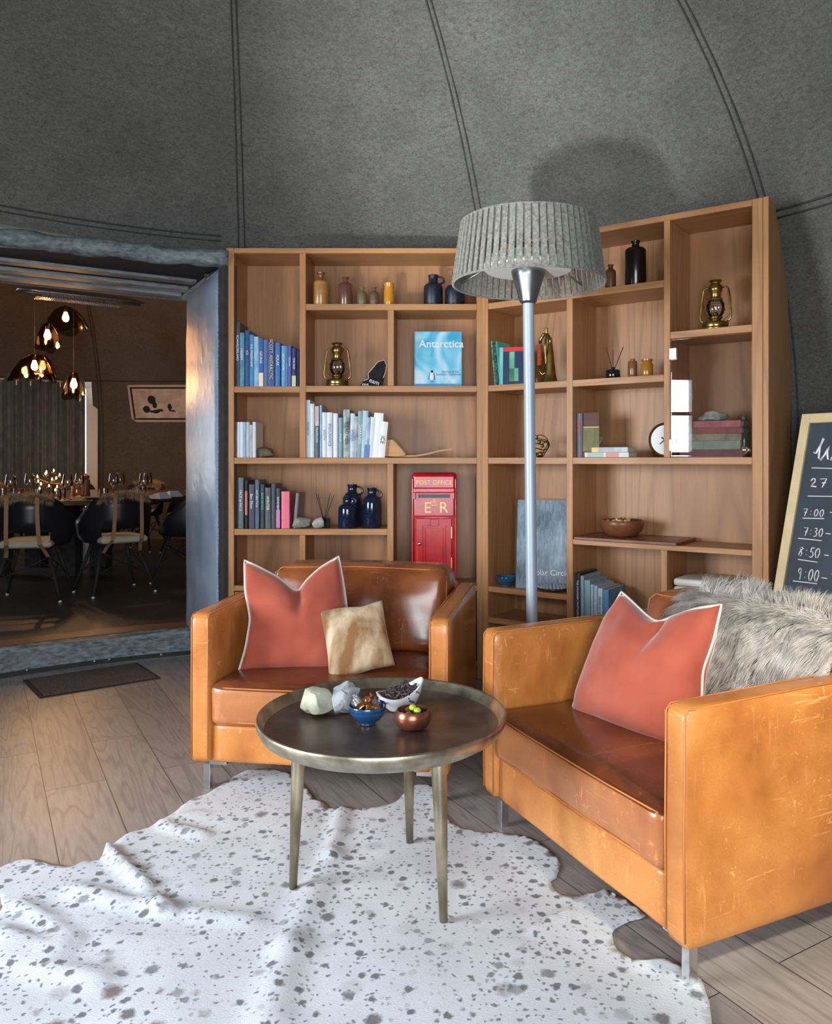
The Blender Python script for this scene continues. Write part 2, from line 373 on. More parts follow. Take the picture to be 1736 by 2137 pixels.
M['hidepil'] = simple('fawn_hide', hexc(206, 188, 158), 0.85, c2=hexc(132, 96, 62), scale=6, sheen=0.2, spec=0.2, stretch=(2, 2, 0.5), bumpv=0.2)
M['fur'] = simple('grey_sheepskin_hair', hexc(214, 208, 202), 0.6, c2=hexc(170, 164, 158), scale=30, spec=0.3)
M['furb'] = simple('beige_sheepskin_hair', hexc(196, 172, 140), 0.65, c2=hexc(150, 122, 94), scale=30, spec=0.25)
M['furskin'] = simple('sheepskin_base', hexc(150, 142, 134), 0.9)
M['brass'] = simple('aged_brass', hexc(176, 150, 92), 0.28, 0.95, c2=hexc(140, 114, 62), scale=30)
M['brass_d'] = simple('dark_brass', hexc(92, 74, 44), 0.4, 0.9)
M['black'] = simple('black_plastic', (0.012, 0.012, 0.014), 0.35)
M['blackmat'] = simple('black_matt', (0.018, 0.018, 0.02), 0.7)
M['glass'] = glassm('clear_glass'); M['white'] = simple('white_paint', (0.8, 0.8, 0.8), 0.4)
M['paper'] = simple('book_pages', hexc(226, 220, 206), 0.85, c2=hexc(200, 192, 176), scale=160, stretch=(8, 0.3, 0.3))
M['red'] = simple('post_box_red', hexc(200, 10, 26), 0.34, coat=0.25, c2=hexc(168, 6, 20), scale=14, bumpv=0.25)
M['gold'] = simple('gold_paint', hexc(214, 180, 120), 0.4, 0.3)
M['ink_w'] = simple('white_ink', (0.82, 0.84, 0.86), 0.6); M['ink_k'] = simple('black_ink', (0.02, 0.02, 0.03), 0.6)
M['ink_r'] = simple('red_ink', hexc(220, 50, 60), 0.6); M['ink_g'] = simple('gold_ink', hexc(220, 200, 120), 0.6); M['ink_b'] = simple('blue_ink', hexc(60, 90, 150), 0.6)
M['ink_t'] = simple('teal_ink', hexc(90, 210, 180), 0.6)
M['navy'] = simple('navy_glaze', hexc(12, 24, 46), 0.12, coat=0.5, c2=hexc(20, 38, 64), scale=40)
M['navymat'] = simple('midnight_stoneware', hexc(16, 23, 36), 0.4, c2=hexc(30, 42, 60), scale=70)
M['walnut'] = wood('walnut', hexc(128, 78, 50), hexc(74, 40, 26), 'x', 0.35, 9)

# ================================================================== SETTING
def kprof(z): return 1.0 if z <= 1.3 else sqrt(max(0.0, 1-min(1, (z-1.3)/2.4)**2.1))
def wallpt(az, z, off=0.0):
    k = kprof(z); return Vector((C1.x+(RX*k+off)*cos(az), C1.y+(RY*k+off)*sin(az), z))
def az_for(px, z, lo=10, hi=170):
    f = lambda a: wallpt(radians(a), z)
    best = min((abs(f(a/4).x/f(a/4).y-(px-CX)/FPX), a/4) for a in range(lo*4, hi*4) if f(a/4).y > 0.5)
    return radians(best[1])
def dome(name_w, name_c, fpt, zs, split, hole, m):
    n = 240
    for nme, lo, hi in ((name_w, 0, split), (name_c, split, len(zs)-1)):
        bm = NB(); rows = []
        for i in range(lo, hi+1):
            rows.append([bm.verts.new(fpt(2*pi*j/n, zs[i])) for j in range(n)] if i < len(zs)-1 or True else None)
        for i in range(hi-lo):
            for j in range(n):
                a = 2*pi*(j+0.5)/n; z = (zs[lo+i]+zs[lo+i+1])/2
                if hole(a, z): continue
                try: bm.faces.new((rows[i][(j+1) % n], rows[i][j], rows[i+1][j], rows[i+1][(j+1) % n]))
                except ValueError: pass
        if hi == len(zs)-1: bm.faces.new(rows[-1][::-1])
        bmesh.ops.delete(bm, geom=[v for v in bm.verts if not v.link_faces], context='VERTS')
        struct(nme, bm, m, smooth=True)
D = radians
def hole1(a, z):
    a = math.degrees(a) % 360
    if 108 < a < 150 and z < 2.42: return True
    if 181.5 < a < 210 and 0.45 < z < 2.15: return True       # side window
    if 252 < a < 300 and 0.15 < z < 2.2: return True         # rear window
    return False
zs1 = [0, 0.15, 0.45, 0.8, 1.1, 1.3, 1.45, 1.6, 1.8, 2.0, 2.15, 2.2, 2.3, 2.42, 2.5, 2.6, 2.75, 2.9, 3.05, 3.2, 3.3, 3.4, 3.5, 3.58, 3.64, 3.68, 3.695]
dome('wall_back', 'ceiling', wallpt, zs1, 14, hole1, M['felt'])
# welted seams: two thin cords running up every second panel joint, and the ring joint
for px in (503, 1011, 1598):
    a0 = az_for(px, 2.38)
    bm = NB()
    for da in (-0.0065, 0.0065):
        tube(bm, [wallpt(a0+da*min(1, 1/max(0.25, kprof(z))), z, -0.004) for z in [0.05+i*0.07 for i in range(52)]], 0.0045, 6)
    bx = [wallpt(a0, z, -0.001) for z in [0.05+i*0.07 for i in range(52)]]
    struct('trim_seam', bm, M['seam'], smooth=True)
for a0 in (20, 150, 172, 200, 230, 300, 330, 355):
    bm = NB()
    for da in (-0.007, 0.007): tube(bm, [wallpt(radians(a0)+da, z, -0.004) for z in [2.3+i*0.07 for i in range(20)]], 0.005, 6)
    struct('trim_seam', bm, M['seam'], smooth=True)
bm = NB()
tube(bm, [wallpt(radians(106+i*1.5), 2.50, -0.004) for i in range(36)], 0.005, 6)
tube(bm, [wallpt(radians(106+i*1.5), 2.475, -0.004) for i in range(36)], 0.004, 6)
struct('trim_ring', bm, M['seam'], smooth=True)
bm = NB()
tube(bm, [wallpt(radians(-10+i*1.5), 2.36, -0.003) for i in range(33)], 0.006, 6)
tube(bm, [wallpt(radians(-10+i*1.5), 2.33, -0.003) for i in range(33)], 0.005, 6)
struct('trim_ring', bm, M['seam'], smooth=True)

# floor of the lounge
bm = NB(); vs = [bm.verts.new((C1.x+(RX+0.02)*cos(2*pi*i/120), C1.y+(RY+0.02)*sin(2*pi*i/120), 0)) for i in range(120)]; bm.faces.new(vs)
struct('floor', bm, M['planks'])

# windows of the lounge: frames set into the two openings
M['frame'] = simple('dark_window_frame', hexc(60, 62, 66), 0.5)
def window(name, a0, a1, z0, z1, nx, nz):
    p0, p1 = wallpt(radians(a0), 1.2, 0.03), wallpt(radians(a1), 1.2, 0.03); d = (p1-p0); d.z = 0; L = d.length
    rz = atan2(d.y, d.x); o = empty(name, (p0.x, p0.y, 0), rz); o['kind'] = 'structure'
    f = NB(); t = 0.05
    box(f, -0.12, t, -0.05, 0.06, z0-0.1, z1+0.1, 0.004); box(f, L-t, L+0.12, -0.05, 0.06, z0-0.1, z1+0.1, 0.004)
    box(f, 0, L, -0.05, 0.06, z0-0.1, z0+t, 0.004); box(f, 0, L, -0.05, 0.06, z1-t, z1+0.1, 0.004)
    for i in range(1, nx): x = L*i/nx; box(f, x-0.022, x+0.022, -0.03, 0.04, z0+t, z1-t, 0.003)
    for z in nz: box(f, t, L-t, -0.028, 0.038, z-0.02, z+0.02, 0.003)
    obj('window_frame', f, M['frame'], o)
    g = NB(); box(g, t, L-t, 0.0, 0.004, z0+t, z1-t); obj('pane', g, M['glass'], o)
window('window_1', 181.5, 210, 0.45, 2.15, 2, [1.27, 1.72])
window('window_2', 252, 300, 0.15, 2.2, 3, [])

# ------------------------------------------------------------------ passage to the dining room
def resample0(pts, n):
    d = [0]
    for a, b in zip(pts, pts[1:]): d.append(d[-1]+(b-a).length)
    out = []
    for i in range(n+1):
        t = d[-1]*i/n; k = 0
        while k < len(d)-2 and d[k+1] < t: k += 1
        out.append(pts[k].lerp(pts[k+1], (t-d[k])/max(1e-9, d[k+1]-d[k])))
    return out
SZ = 0.155
M['tarp'] = simple('grey_waxed_canvas', hexc(150, 154, 154), 0.45, c2=hexc(116, 120, 122), scale=14, bumpv=0.4, stretch=(1, 1, 5))
M['tarp_b'] = simple('slate_canvas', hexc(132, 144, 148), 0.55, c2=hexc(76, 88, 94), scale=22, bumpv=0.3, stretch=(1, 1, 2.5))
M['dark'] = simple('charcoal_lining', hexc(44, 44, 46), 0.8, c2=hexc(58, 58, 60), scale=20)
bm = NB()
J0 = Vector((-1.247, 4.35)); J1 = Vector((-1.655, 5.03))
A0 = J0.copy(); jd = (J1-J0).normalized(); jl = Vector((jd.y, -jd.x)); JL = (J1-J0).length
def tun(a, l, z): p = A0+jd*a+jl*l; return Vector((p.x, p.y, z))      # along the passage, across it (positive to the right)
jr = atan2(jd.y, jd.x)
hp = [(-0.03, 0.03, 2.30), (0.04, -0.15, 2.305), (0.15, -0.45, 2.32), (0.25, -0.75, 2.34), (0.34, -1.05, 2.357), (0.40, -1.4, 2.37), (0.40, -1.8, 2.375), (0.3, -2.35, 2.375)]
hv = resample0([tun(*p) for p in hp], 60)
bm = NB(); tube(bm, [p+Vector((0, 0, 0.004*sin(i*0.55)+0.003*sin(i*1.37))) for i, p in enumerate(hv)], [0.046+0.004*sin(i*0.8)+0.002*sin(i*2.1) for i in range(61)], 16)
struct('trim_header', bm, M['tarp_b'], smooth=True)
# the soft wrapped reveal on the right, studded along its edge
M['jamb'] = None
m_, nt_, b_ = nm('blue_grey_wrinkled_leather'); v_ = coords(nt_)
n_ = tnoise(nt_, v_, 5, 4); w_ = nt_.nodes.new('ShaderNodeTexNoise'); w_.noise_type = 'RIDGED_MULTIFRACTAL' if hasattr(w_, 'noise_type') else None
w_.inputs['Scale'].default_value = 14; w_.inputs['Detail'].default_value = 4; nt_.links.new(v_, w_.inputs['Vector'])
nt_.links.new(ramp(nt_, n_, [(0.3, hexc(128, 152, 180)), (0.7, hexc(160, 180, 200))]), b_.inputs['Base Color']); b_.inputs['Roughness'].default_value = 0.38
b_.inputs['Coat Weight'].default_value = 0.3; b_.inputs['Coat Roughness'].default_value = 0.3
bump(nt_, b_, w_.outputs[0], 0.5, 0.01); M['jamb'] = m_
jo = empty('wall_passage_reveal', (J0.x, J0.y, 0), jr); jo['kind'] = 'structure'
bm = NB(); softbox(bm, 0.0, JL, -0.045, 0.012, SZ-0.15, 2.262, 0.02, (0, 0.02, 0), 16, 3, 0.006); obj('reveal_panel', bm, M['jamb'], jo, smooth=True)
bm = NB(); box(bm, -0.045, 0.03, -0.075, 0.012, 0, 2.27, 0.01); obj('edge_band', bm, M['dark'], jo)
bm = NB()
for i in range(90):
    rock_z = 0.03+i*0.0243; r = bmesh.ops.create_icosphere(bm, subdivisions=1, radius=0.005, matrix=Matrix.Translation((0.012, 0.014, rock_z)))
for i in range(26): bmesh.ops.create_icosphere(bm, subdivisions=1, radius=0.005, matrix=Matrix.Translation((0.03+i*0.029, 0.014, 2.245)))
o = obj('stud_row', bm, M['steel'], jo, smooth=True)
# left reveal, outside the picture, and the walls that close the passage
def quad(bm, pts): bm.faces.new([bm.verts.new(p) for p in pts])
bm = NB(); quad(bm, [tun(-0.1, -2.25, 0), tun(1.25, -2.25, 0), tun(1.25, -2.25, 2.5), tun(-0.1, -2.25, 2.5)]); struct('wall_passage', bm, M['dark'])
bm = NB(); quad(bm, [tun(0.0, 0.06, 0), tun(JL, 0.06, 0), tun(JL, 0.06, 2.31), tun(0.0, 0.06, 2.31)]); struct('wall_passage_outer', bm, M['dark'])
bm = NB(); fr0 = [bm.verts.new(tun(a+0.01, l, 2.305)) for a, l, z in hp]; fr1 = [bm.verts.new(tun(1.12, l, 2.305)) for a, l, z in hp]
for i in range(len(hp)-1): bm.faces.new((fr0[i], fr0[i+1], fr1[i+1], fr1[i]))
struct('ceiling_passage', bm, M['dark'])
bm = NB(); fr0 = [bm.verts.new(tun(a+0.0, l, z+0.040)) for a, l, z in hp]; fr2 = [bm.verts.new(tun(a+0.55, l, 2.47)) for a, l, z in hp]
for i in range(len(hp)-1): bm.faces.new((fr0[i], fr0[i+1], fr2[i+1], fr2[i]))
struct('trim_header_cover', bm, M['felt'])
bm = NB(); box(bm, 1.10, 1.14, -0.3, 2.3, 2.274, 2.9); struct('wall_passage_header', bm, M['felt2'], loc=(J0.x, J0.y, 0), rot=(0, 0, jr))
for a, w_mm, zz in ((0.56, 0.10, 2.285), (0.78, 0.09, 2.278), (0.98, 0.11, 2.276)):
    bm = NB(); box(bm, a, a+w_mm, 0.0, 2.25, zz, 2.304, 0.004); struct('trim_rail', bm, M['tarp'], loc=(J0.x, J0.y, 0), rot=(0, 0, jr))
# the raised floor, its riser and edges
arc = [wallpt(radians(104+i*1.5), 1.0, -0.0) for i in range(33)]
bm = NB()
top = [bm.verts.new((p.x, p.y, SZ)) for p in arc]; far = [bm.verts.new((p.x+AX.x*1.3, p.y+AX.y*1.3, SZ)) for p in arc]
for i in range(len(arc)-1): bm.faces.new((top[i], far[i], far[i+1], top[i+1])[::-1])
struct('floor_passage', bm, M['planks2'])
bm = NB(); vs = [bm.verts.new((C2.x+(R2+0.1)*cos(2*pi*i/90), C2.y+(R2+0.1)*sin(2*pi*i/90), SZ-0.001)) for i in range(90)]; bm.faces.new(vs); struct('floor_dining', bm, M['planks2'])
bm = NB()
inner = [(0.02, 0.0), (0.02, 0.10), (0.035, 0.13), (0.03, 0.15), (0.012, SZ+0.006), (-0.02, SZ+0.008)]
rows = []
for off, z in inner: rows.append([bm.verts.new(wallpt(radians(104+i*1.5), 1.0, -off)*1.0 if False else Vector((*wallpt(radians(104+i*1.5), 1.0, -off).xy, z))) for i in range(33)])
for a, b2 in zip(rows, rows[1:]):
    for i in range(32): bm.faces.new((a[i], b2[i], b2[i+1], a[i+1])[::-1])
struct('trim_riser', bm, M['tarp_b'], smooth=True)
bm = NB()
for i in range(32):
    p, q = Vector((*wallpt(radians(104+i*1.5), 1.0, -0.06).xy, 0)), Vector((*wallpt(radians(105.5+i*1.5), 1.0, -0.06).xy, 0))
    a, b2 = Vector((*wallpt(radians(104+i*1.5), 1.0, -0.02).xy, 0)), Vector((*wallpt(radians(105.5+i*1.5), 1.0, -0.02).xy, 0)); z = Vector((0, 0, 0.004)); z2 = Vector((0, 0, 0.022))
    quad(bm, [q+z, p+z, a+z2, b2+z2]); quad(bm, [q, p, p+z, q+z]); 
struct('trim_threshold', bm, simple('threshold_strip', hexc(96, 96, 92), 0.35, 0.7), smooth=False)
for px, py in ((56, 1396), (197, 1378), (228, 1374), (336, 1364)):
    p = flo(px, py+2, 0.03); bm = NB(); bmesh.ops.create_uvsphere(bm, u_segments=10, v_segments=6, radius=0.008); struct('trim_stud', bm, M['steel'], smooth=True, loc=p)

bm = NB()
for i in range(32):
    w0, w1 = wallpt(radians(104+i*1.5), 1.0, 0.0), wallpt(radians(105.5+i*1.5), 1.0, 0.0); w2, w3_ = wallpt(radians(104+i*1.5), 1.0, 0.17), wallpt(radians(105.5+i*1.5), 1.0, 0.17)
    quad(bm, [Vector((p.x, p.y, SZ+0.010)) for p in (w1, w0, w2, w3_)])
struct('trim_tread', bm, wood('tread_oak', hexc(150, 104, 74), hexc(96, 62, 42), 'x', 0.4))
# ------------------------------------------------------------------ dining dome
def wall2(a, z, off=0.0):
    k = 1.0 if z <= 1.3 else sqrt(max(0, 1-min(1, (z-1.3)/2.4)**2.1)); return Vector((C2.x+(R2*k+off)*cos(a), C2.y+(R2*k+off)*sin(a), z))
def hole2(a, z):
    p = wall2(a, z); q = Vector((p.x, p.y))-A0
    if q.dot(jl) > -2.3 and q.dot(jl) < 0.08 and z < 2.6 and q.dot(jd) < 2.0: return True
    d = math.degrees(a) % 360
    if 106.5 < d < 133.5 and z < 2.2 and z > 0.2: return True
    if 148 < d < 176 and 0.5 < z < 2.2: return True
    return False
zs2 = [0.14, 0.5, 0.9, 1.3, 1.6, 1.8, 2.0, 2.2, 2.4, 2.6, 2.8, 3.0, 3.2, 3.35, 3.5, 3.6, 3.68]
dome('wall_dining', 'ceiling_dining', wall2, zs2, 8, hole2, M['felt2'])
def az2(px, z):
    return radians(min((abs(wall2(radians(a/4), z).x/wall2(radians(a/4), z).y-(px-CX)/FPX), a/4) for a in range(40*4, 140*4))[1])
for px in (212,):
    bm = NB(); a0 = az2(px, 1.6)
    for da in (-0.006, 0.006): tube(bm, [wall2(a0+da, 0.2+i*0.08, -0.005) for i in range(40)], 0.007, 6)
    struct('trim_seam', bm, M['seam'], smooth=True)
bm = NB(); tube(bm, [wall2(radians(60+i*1.2), 2.22, -0.005) for i in range(60)], 0.008, 6); struct('trim_ring', bm, M['seam'], smooth=True)
# glazed door behind the curtain
def window2(name, a0, a1, z0, z1, mats):
    p0, p1 = wall2(radians(a0), 1.2, 0.0), wall2(radians(a1), 1.2, 0.0); d = p1-p0; d.z = 0; L = d.length
    o = empty(name, (p0.x, p0.y, 0), atan2(d.y, d.x)); o['kind'] = 'structure'; f = NB(); t = 0.09
    box(f, -0.04, t, -0.03, 0.09, z0, z1, 0.005); box(f, L-t, L+0.04, -0.03, 0.09, z0, z1, 0.005); box(f, 0, L, -0.03, 0.09, z1-t, z1+0.03, 0.005); box(f, 0, L, -0.03, 0.09, z0, z0+0.08, 0.005)
    box(f, L/2-0.03, L/2+0.03, -0.02, 0.06, z0, z1, 0.004)
    obj('window_frame', f, mats, o); g = NB(); box(g, t, L-t, 0, 0.005, z0, z1-t); obj('pane', g, M['glass'], o); return o, L
w3, L3 = window2('window_3', 106.5, 133.5, 0.16, 2.22, M['white'])
window2('window_4', 148, 176, 0.5, 2.2, M['frame'])
area('daylight_dining_window', (-7.6, 8.6, 1.5), (-3.0, 6.8, 1.0), 1.6, 1.5, 60, (0.85, 0.92, 1.0))
# curtain hung from a rail in front of window 3
M['curtain'] = simple('dark_grey_curtain', hexc(104, 114, 120), 0.7, c2=hexc(80, 88, 94), scale=10, sheen=0.3)
cu = empty('blackout_curtain', w3.location, w3.rotation_euler.z, 'dark grey pleated curtain drawn across the dining room window', 'curtain')
bm = NB(); n = 220; x0c, x1c = 0.12, L3+0.6; rows = []
for z, k in ((0.2, 1.0), (1.2, 0.9), (2.0, 0.75), (2.26, 0.7)):
    rows.append([bm.verts.new((x0c+(x1c-x0c)*i/n, 0.17+k*(0.11*sin(i*0.34)+0.012*sin(i*1.13+1)), z)) for i in range(n+1)])
for a, b2 in zip(rows, rows[1:]):
    for i in range(n): bm.faces.new((a[i], a[i+1], b2[i+1], b2[i]))
obj('cloth', bm, M['curtain'], cu, smooth=True)
bm = NB(); tube(bm, [(-0.05, 0.13, 2.2), (x1c, 0.13, 2.2)], 0.012, 8); obj('rail', bm, M['white'], cu, smooth=True)
bm = NB(); tube(bm, [(-0.1, 0.1, 2.31), (L3+0.6, 0.1, 2.31)], 0.01, 8); obj('light_gap_strip', bm, M['white'], cu, smooth=True)

# ================================================================== BOOKCASES
OW = (-1.213, 4.323, 0.0)
RA = radians(-34.7)
def bookcase(loc, rz, label, W_, verts_, shelves, depth, side_fn=None):
    o = empty('bookcase', loc, rz, label, 'bookcase')
    bm = NB(); box(bm, 0.01, W_-0.01, depth, depth+0.012, 0.06, 2.345); obj('back_panel', bm, M['oak_back'], o)
    for x0, x1, z0, z1 in verts_:
        bm = NB(); box(bm, x0, x1, 0, depth, z0, z1, 0.002, 1); obj('divider' if x0 > 0.06 and x1 < W_-0.06 else 'side_panel', bm, M['oak_z'], o)
    for x0, x1, z0, z1 in shelves:
        bm = NB(); box(bm, x0, x1, 0.002, depth, z0, z1, 0.002, 1); obj('top_panel' if z1 > 2.3 else 'shelf', bm, M['oak_x'], o)
    bm = NB(); box(bm, 0.02, W_-0.02, 0.03, 0.05, 0.0, 0.07); obj('plinth', bm, M['oak_x'], o)
    return o
K = 0.00262
lx = lambda px: (px-472)*K
WL = lx(1007)
zT = (2.331, 2.36); zA = (2.02, 2.054); zB = (1.572, 1.606); zC = (1.179, 1.213); zDl = (0.789, 0.823); zE = (0.483, 0.513)
case_l = bookcase(OW, 0, 'oak bookcase holding a red post box, standing beside the doorway', WL,
    [(0, 0.009, 0, 2.36), (0.011, lx(488), 0, 2.36), (lx(995), WL, 0, 2.36), (lx(625), lx(638), zC[1], zT[0]), (lx(809), lx(822), zB[1], zA[0]), (lx(808), lx(821), zE[1], zC[0]), (lx(625), lx(637), zE[1], zDl[0])],
    [(lx(488), lx(995), *zT), (lx(638), lx(995), *zA), (lx(488), lx(625), zB[0]-0.003, zB[1]-0.003), (lx(638), lx(995), *zB), (lx(488), lx(995), *zC), (lx(488), lx(808), *zDl), (lx(488), lx(995), *zE), (lx(488), lx(995), 0.07, 0.10)], 0.29)
for xa, xb in ((490, 657), (659, 826), (828, 993)):
    d = NB(); box(d, lx(xa), lx(xb), -0.002, 0.016, 0.105, 0.478, 0.002); box(d, lx(xa)+0.055, lx(xb)-0.055, -0.006, 0.0, 0.16, 0.42, 0.006); dd = obj('door', d, M['oak_z'], case_l)
    k = NB(); bmesh.ops.create_uvsphere(k, u_segments=10, v_segments=8, radius=0.012, matrix=Matrix.Translation((lx(xb)-0.03, -0.012, 0.40))); obj('knob', k, M['brass'], dd, smooth=True)
# right bookcase: local coordinates from pixels on its front (or a plane d behind it)
ex = Vector((cos(RA), sin(RA), 0)); ny = Vector((-sin(RA), cos(RA), 0)); OR = Vector((0.186, 4.323, 0))
def rloc(px, py, d=0.0):
    p = onplane(px, py, OR+ny*d, ny); q = p-OR; return q.dot(ex), p.z
def lloc(px, py, d=0.0):
    p = at(px, py, OW[1]+d); return p.x-OW[0], p.z
rx = lambda px, d=0.0: rloc(px, 960, d)[0]
WR = 1.475
d1a, d1b = rx(1182), rx(1195); d2a, d2b = rx(1385), rx(1398); d3a, d3b = rx(1379), rx(1392); re = rx(1569)
zDr = (0.772, 0.798)
case_r = bookcase(OR, RA, 'tall angled oak bookcase with a small glass door, behind the patio lamp', WR,
    [(0, rx(1018), 0, 2.36), (re, WR-0.012, 0, 2.36), (d1a, d1b, 0.345, zA[0]), (d2a, d2b, zC[1], zT[0]), (d3a, d3b, 0.345, zDr[0])],
    [(rx(1018), re, *zT), (rx(1018), d2a, *zA), (rx(1018), d2a, *zB), (d2b, re, 1.771, 1.804), (rx(1018), re, *zC), (d1b, re, *zDr), (rx(1018), d1a, *zE), (rx(1018), re, 0.315, 0.345)], 0.29)
bm = NB()   # outer side panel whose back edge follows the dome
prof = [(0.0, 0.42), (0.5, 0.44), (1.2, 0.45), (1.6, 0.46), (1.8, 0.43), (2.03, 0.38), (2.17, 0.28), (2.33, 0.14), (2.36, 0.12)]
A = [[bm.verts.new((x, y, z)) for (z, y) in prof] for x in (WR-0.010, WR+0.012)]; B = [[bm.verts.new((x, 0.0, z)) for (z, y) in prof] for x in (WR-0.010, WR+0.012)]
for i in range(len(prof)-1):
    bm.faces.new((A[1][i], A[1][i+1], B[1][i+1], B[1][i])); bm.faces.new((A[0][i], B[0][i], B[0][i+1], A[0][i+1])); bm.faces.new((A[0][i], A[0][i+1], A[1][i+1], A[1][i])); bm.faces.new((B[0][i], B[1][i], B[1][i+1], B[0][i+1]))
bm.faces.new((A[0][-1], B[0][-1], B[1][-1], A[1][-1])); obj('end_panel', bm, M['oak_z'], case_r)
# glass door with two clips
g = NB(); box(g, d2b+0.004, re-0.006, 0.004, 0.009, zC[1]+0.004, 1.766); gd = obj('glass_door', g, M['glass'], case_r); gd['label'] = 'frameless clear glass door'
for z in (1.70, 1.27):
    k = NB(); box(k, d2b-0.004, d2b+0.03, -0.004, 0.016, z-0.028, z+0.028, 0.003); obj('hinge', k, M['chrome'], gd)
k = NB(); bmesh.ops.create_uvsphere(k, u_segments=12, v_segments=8, radius=0.018, matrix=Matrix.Translation((re-0.03, -0.004, 1.245))); obj('knob', k, M['chrome'], gd, smooth=True)

# ================================================================== ARMCHAIRS
def armchair(name, loc, rz, W_, label, D_=0.88):
    o = empty(name, loc, rz, label, 'armchair'); aw = 0.078; zb = 0.105
    def arm(x0, x1, inner):
        bm = NB(); softbox(bm, x0, x1, 0.0, D_, zb, 0.645, 0.018, (0.004, 0.004, 0.004), 14, x0*7, 0.0015)
        a = obj('arm', bm, M['leather'], o, smooth=True)
        s = NB(); xs = x1-0.008 if inner > 0 else x0+0.008; xo = x0+0.008 if inner > 0 else x1-0.008
        for xx in (xs, xo):
            tube(s, [(xx, -0.001, zb+0.02), (xx, -0.004, 0.35), (xx, -0.001, 0.628), (xx, 0.012, 0.642), (xx, 0.4, 0.649), (xx, D_-0.03, 0.645)], 0.0022, 6)
        obj('seam', s, M['leather_p'], a, smooth=True)
    arm(0, aw, 1); arm(W_-aw, W_, -1)
    bm = NB(); softbox(bm, aw-0.004, W_-aw+0.004, 0.012, D_-0.1, zb, 0.245, 0.014, (0, 0.006, 0), 12, 2, 0.002); obj('front_rail', bm, M['leather'], o, smooth=True)
    bm = NB(); softbox(bm, aw-0.002, W_-aw+0.002, D_-0.10, D_, zb+0.01, 0.66, 0.025, (0, 0.004, 0.004), 10, 2, 0.002); obj('back_frame', bm, M['leather'], o, smooth=True)
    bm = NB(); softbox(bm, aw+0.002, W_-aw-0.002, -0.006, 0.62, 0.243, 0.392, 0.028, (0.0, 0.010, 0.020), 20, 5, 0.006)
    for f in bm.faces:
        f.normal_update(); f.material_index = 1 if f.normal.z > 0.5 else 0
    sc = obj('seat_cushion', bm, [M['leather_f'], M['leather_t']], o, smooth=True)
    s = NB()
    for z in (0.258, 0.380): tube(s, [(aw+0.02, 0.000, z), (W_*0.3, -0.012, z+0.003), (W_*0.5, -0.014, z+0.004), (W_*0.7, -0.012, z+0.003), (W_-aw-0.02, 0.000, z)], 0.0025, 6)
    obj('seam', s, M['leather_p'], sc, smooth=True)
    def lean(p):
        k = (p.z-0.38); return Vector((p.x, p.y+0.20*k, p.z))
    bm = NB(); softbox(bm, aw+0.004, W_-aw-0.004, 0.53, 0.72, 0.39, 0.742, 0.05, (0.0, 0.035, 0.012), 20, 9, 0.012, lean); bc = obj('back_cushion', bm, M['leather_d'], o, smooth=True)
    s = NB(); pts = [lean(Vector(p)) for p in ((aw+0.02, 0.548, 0.42), (aw+0.02, 0.548, 0.71), (aw+0.05, 0.548, 0.732), (W_/2, 0.535, 0.742), (W_-aw-0.05, 0.548, 0.732), (W_-aw-0.02, 0.548, 0.71), (W_-aw-0.02, 0.548, 0.42))]
    tube(s, pts, 0.0025, 6); obj('seam', s, M['leather_p'], bc, smooth=True)
    for sx, sy in ((0, 0), (1, 0), (0, 1), (1, 1)):
        x = 0.035 if sx == 0 else W_-0.06; y = 0.035 if sy == 0 else D_-0.06
        b = NB(); box(b, x, x+0.026, y, y+0.026, 0.0005, zb+0.002, 0.002); sg = 1 if sx == 0 else -1
        box(b, min(x, x+0.09*sg)+(0 if sx == 0 else 0.026), max(x, x+0.09*sg)+(0.0 if sx == 0 else 0.026), y, y+0.05, zb-0.016, zb+0.001, 0.001); obj('leg', b, M['chrome'], o)
    return o
CLo, CLa = Vector((-0.935, 2.86, 0)), radians(-8)
chair_l = armchair('leather_armchair', CLo, CLa, 0.95, 'tan leather armchair facing forward with a coral cushion and a small hide cushion')
CRo, CRa = Vector((0.116, 2.618, 0)), atan2(-0.903, 0.43)
chair_r = armchair('leather_armchair', CRo, CRa, 0.963, 'large-looking golden tan leather armchair in the foreground, seen from its side, with a fur throw')
def frame(o, a): 
    return Matrix.Translation(o) @ Matrix.Rotation(a, 4, 'Z')
FL, FR = frame(CLo, CLa), frame(CRo, CRa)

